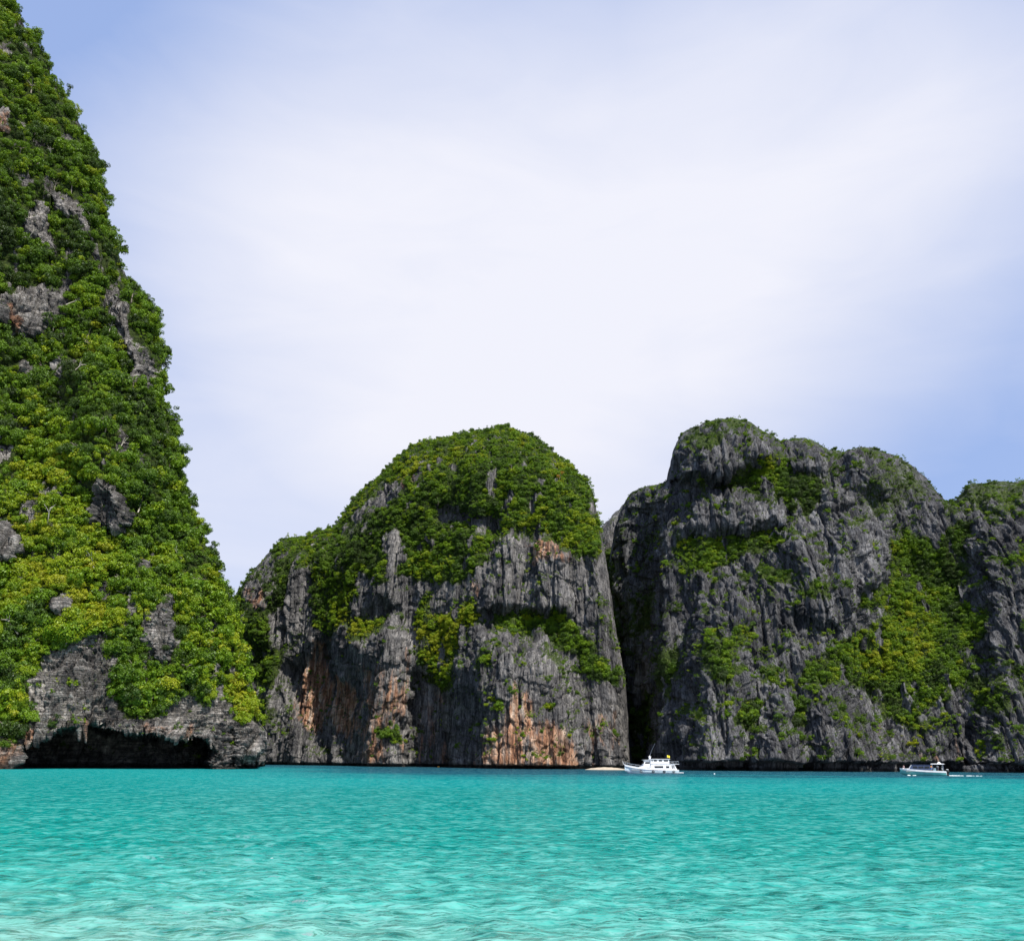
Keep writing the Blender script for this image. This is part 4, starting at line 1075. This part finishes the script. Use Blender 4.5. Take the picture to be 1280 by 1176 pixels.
def person(loc, rz, shirt, shorts, label, seated=False):
    name = 'person'
    V = {'pel': ((0, 0, .92), .13), 'waist': ((0, 0, 1.08), .115), 'chest': ((0, .01, 1.33), .145), 'neck': ((0, 0, 1.48), .055), 'head': ((0, -.015, 1.60), .095), 'crown': ((0, 0, 1.70), .08), 'nose': ((0, -.125, 1.60), .018)}
    E = [('pel', 'waist'), ('waist', 'chest'), ('chest', 'neck'), ('neck', 'head'), ('head', 'crown'), ('head', 'nose')]
    for sg, q in ((-1, 'l'), (1, 'r')):
        V['sh' + q] = ((sg * .19, 0, 1.40), .06); V['el' + q] = ((sg * .26, .03, 1.13), .043); V['wr' + q] = ((sg * .24, -.14, .93), .03); V['ha' + q] = ((sg * .235, -.19, .87), .034)
        E += [('chest', 'sh' + q), ('sh' + q, 'el' + q), ('el' + q, 'wr' + q), ('wr' + q, 'ha' + q)]
        for k in range(5):
            V['f%d%s' % (k, q)] = ((sg * (.235 - .03 * (k == 0)) + (k - 2) * .016, -.25 + .012 * abs(k - 2) + .03 * (k == 0), .82 + .03 * (k == 0)), .009)
            E.append(('ha' + q, 'f%d%s' % (k, q)))
        V['hip' + q] = ((sg * .10, 0, .87), .095)
        V['kn' + q] = ((sg * .12, -.42, .86) if seated else (sg * .11, -.02, .48), .06)
        V['an' + q] = ((sg * .12, -.44, .46) if seated else (sg * .11, .02, .09), .04)
        V['to' + q] = ((sg * .13, -.62, .41) if seated else (sg * .12, -.16, .035), .035)
        E += [('pel', 'hip' + q), ('hip' + q, 'kn' + q), ('kn' + q, 'an' + q), ('an' + q, 'to' + q)]
    t = empty(name, loc, rz); tag(t, label, 'person')
    off = -.78 if seated else 0.0
    def skinned(nm, keys, mat, grow):
        ks = [k for k in V if k in keys]
        me = bpy.data.meshes.new(nm)
        me.from_pydata([(V[k][0][0], V[k][0][1], V[k][0][2] + off) for k in ks], [(ks.index(a), ks.index(b)) for a, b in E if a in ks and b in ks], [])
        me.materials.append(mat)
        o = link(bpy.data.objects.new(nm, me), t)
        o.modifiers.new('skin', 'SKIN')
        for i, k in enumerate(ks):
            sv = me.skin_vertices[0].data[i]; sv.radius = (V[k][1] * grow, V[k][1] * grow); sv.use_root = (k in ('pel',) or (i == 0 and 'pel' not in ks))
        sb = o.modifiers.new('smooth', 'SUBSURF'); sb.levels = 1; sb.render_levels = 1
        return o
    skinned('body', list(V), SKIN, 1.0)
    skinned('shirt', ['waist', 'chest', 'shl', 'shr', 'ell', 'elr'], shirt, 1.22)
    skinned('shorts', ['pel', 'waist', 'hipl', 'hipr', 'knl', 'knr'], shorts, 1.18)
    hr = MB().loft([[(.115 * k * math.cos(a * math.pi / 5), .03 + .115 * k * math.sin(a * math.pi / 5), z + off) for a in range(10)] for k, z in ((.95, 1.60), (1.05, 1.68), (.85, 1.75), (.3, 1.79))]).build('hair', HAIR, t, 0, True)
    return t
def aboard(x, y, z):
    c, s_ = math.cos(SB_RZ), math.sin(SB_RZ)
    x, y, z = x * 1.08, y * 1.08, z * 1.08
    return (p2[0] + c * x - s_ * y, p2[1] + s_ * x + c * y, z - .05)
PINK = plain('pink_shirt', (.75, .45, .47), .8); ORANGE = plain('orange_vest', (.85, .33, .02), .8); WHITE_T = plain('white_shirt', (.75, .75, .75), .8); TEAL_T = plain('grey_green_shirt', (.22, .32, .27), .8)
person(aboard(-5.0, 0, 1.68 + .0), math.radians(-70), PINK, WHITE_T, 'person in a pink shirt seated on the bow of the speedboat', True)
person(aboard(1.45, -1.0, 1.04), math.radians(20), ORANGE, BLUECLOTH, 'person in an orange top and blue shorts standing behind the canopy')
person(aboard(2.9, -.7, 1.04), math.radians(-50), WHITE_T, NAVY, 'person in a white shirt standing at the helm under the hardtop')
person(aboard(3.9, -.5, 1.04), math.radians(60), TEAL_T, WHITE_T, 'person in a grey-green shirt standing by the outboards')

def foam_object(name, label, blobs):
    m = MB()
    for (x, y, rx, ry, h) in blobs:
        n = 9; k = len(m.v)
        m.v.append((x, y, h + .05))
        ph = rng.uniform(0, 6.28)
        for j in range(n):
            a = 2 * math.pi * j / n; q = rng.uniform(.6, 1.15)
            m.v.append((x + rx * q * math.cos(a), y + ry * q * math.sin(a), .0 if h < .3 else 0.0))
        for j in range(n): m.f.append((k, k + 1 + j, k + 1 + (j + 1) % n))
    o = m.build(name, FOAM, None, 0, True)
    return tag(o, label, 'foam', kind='stuff')
wk = []
for k in range(70):
    d = rng.uniform(0, 1) ** 1.5
    q = (p2[0] + 6.0 + d * 9, p2[1] - 1.5 + rng.normal() * (.35 + d * .5), 0)
    wk.append((q[0], q[1], rng.uniform(.12, .5), rng.uniform(.12, .3), rng.uniform(.02, .10) * (1.2 - d)))
for k in range(7):
    q = aboard(rng.uniform(-5.2, -2.5), -1.3 - rng.uniform(0, .6), 0); wk.append((q[0], q[1], rng.uniform(.15, .45), .2, rng.uniform(.05, .15)))
foam_object('wake_foam', 'white foam of the speedboat wake', wk)

# sandbank beside the tour boat
def sandbank():
    c = on_water(760, 962.0)
    nx, ny = 60, 24
    V = []
    for j in range(ny):
        for i in range(nx):
            u, v = i / (nx - 1) * 2 - 1, j / (ny - 1) * 2 - 1
            r = min(1.0, math.sqrt(u * u + v * v))
            x, y = c[0] + u * 10.5, c[1] + 7 + v * 7
            V.append((x, y, -.6 + 1.45 * (1 - r ** 2.2) + .25 * v * (1 - r)))
    V = np.array(V); V[:, 2] += .10 * noise3(V * .6, 9)
    me = mesh_np('sandbank', V, grid_faces(ny, nx), True); me.materials.append(MAT_SAND)
    tag(link(bpy.data.objects.new('sandbank', me)), 'small pale sandbank under the domed hill', kind='structure')
sandbank()

def boulder(px, py, rx, rz_, label, mat=MAT_ROCK_DOME, name='boulder', dy=0):
    c = on_water(px, py)
    bm = bmesh.new(); bmesh.ops.create_icosphere(bm, subdivisions=4, radius=1.0)
    co = np.array([v.co[:] for v in bm.verts])
    d = 1 + .35 * fbm(co * 1.3 + px, 3, 5) - .15 * np.clip(1 - np.abs(noise3(co * 2.2 + px, 6)) / .12, 0, 1)
    co = co * d[:, None] * np.array([rx, rx * .7, rz_])
    for v, q in zip(bm.verts, co): v.co = q
    me = bpy.data.meshes.new(name); bm.to_mesh(me); bm.free()
    add_attr(me, 'veg', np.zeros(len(me.vertices))); add_attr(me, 'warm', np.full(len(me.vertices), .25))
    me.materials.append(mat)
    o = link(bpy.data.objects.new(name, me)); o.location = (c[0], c[1] + dy, rz_ * .35)
    return tag(o, label, 'rock')
boulder(497, 957.4, 4.2, 1.3, 'low rock awash at the foot of the domed hill')
boulder(304, 960.0, 1.6, .8, 'small pale rock awash under the tip of the cave cliff', MAT_ROCK_NEAR)

def stalactite(px, py0, py1, r_px, lean=0.0):
    k = np.argmin((near.PX - px) ** 2 + (near.PY - py0) ** 2)
    Y = near.P.reshape(-1, 3)[k][1] + .5
    n = 9
    a, b = at_depth(px, py0 - 4, Y), at_depth(px + lean, py1, Y - .2)
    r = r_px * Y / F
    rings = []
    for i in range(9):
        s_ = i / 8
        c = a + (b - a) * s_
        rr = r * (1 - .75 * s_) * (1 + .25 * math.sin(i * 2.3 + px))
        rings.append([(c[0] + rr * math.cos(2 * math.pi * j / n) * (1 + .25 * math.sin(j * 2.1 + i)), c[1] + rr * .9 * math.sin(2 * math.pi * j / n), c[2] + .15 * math.sin(j * 1.7)) for j in range(n)])
    o = MB().loft(rings).build('stalactite', MAT_ROCK_NEAR, near.obj, 0, True)
    add_attr(o.data, 'veg', np.zeros(len(o.data.vertices))); add_attr(o.data, 'warm', np.full(len(o.data.vertices), .42))
for args in ((99, 902, 926, 5.5), (95, 916, 938, 3.6, -3), (106, 904, 929, 4.0, 1), (56, 908, 923, 3.5, 2), (69, 900, 914, 3), (36, 914, 934, 4, -1), (46, 912, 924, 3), (172, 908, 918, 4), (240, 914, 925, 3), (200, 912, 921, 3), (140, 904, 912, 3), (262, 920, 936, 4, 2)):
    stalactite(*args)

def drifting(name, px, py, size, mat, label, cat, flat=.5):
    c = on_water(px, py)
    m = MB(); n = 10
    m.loft([[(size * q * math.cos(2 * math.pi * j / n), size * q * .7 * math.sin(2 * math.pi * j / n), size * flat * z) for j in range(n)] for q, z in ((.5, -1), (.9, -.5), (1, .1), (.75, .7), (.3, 1))])
    o = m.build(name, mat, None, 0, True); o.location = (c[0], c[1], .05)
    return tag(o, label, cat)
drifting('float', 340, 1075, .10, FOAM, 'small white float drifting in the open shallows', 'float', .35)
drifting('marker_buoy', 548, 958.6, .55, ORANGE, 'small orange marker buoy off the domed hill', 'buoy', .9)
drifting('mooring_buoy', 893, 967.2, .22, FOAM, 'white mooring buoy off the stern of the tour boat', 'buoy', .7)
drifting('drifting_leaf', 800, 1151, .04, RUBBER, 'tiny dark leaf floating in the pale shallows', 'leaf', .3)
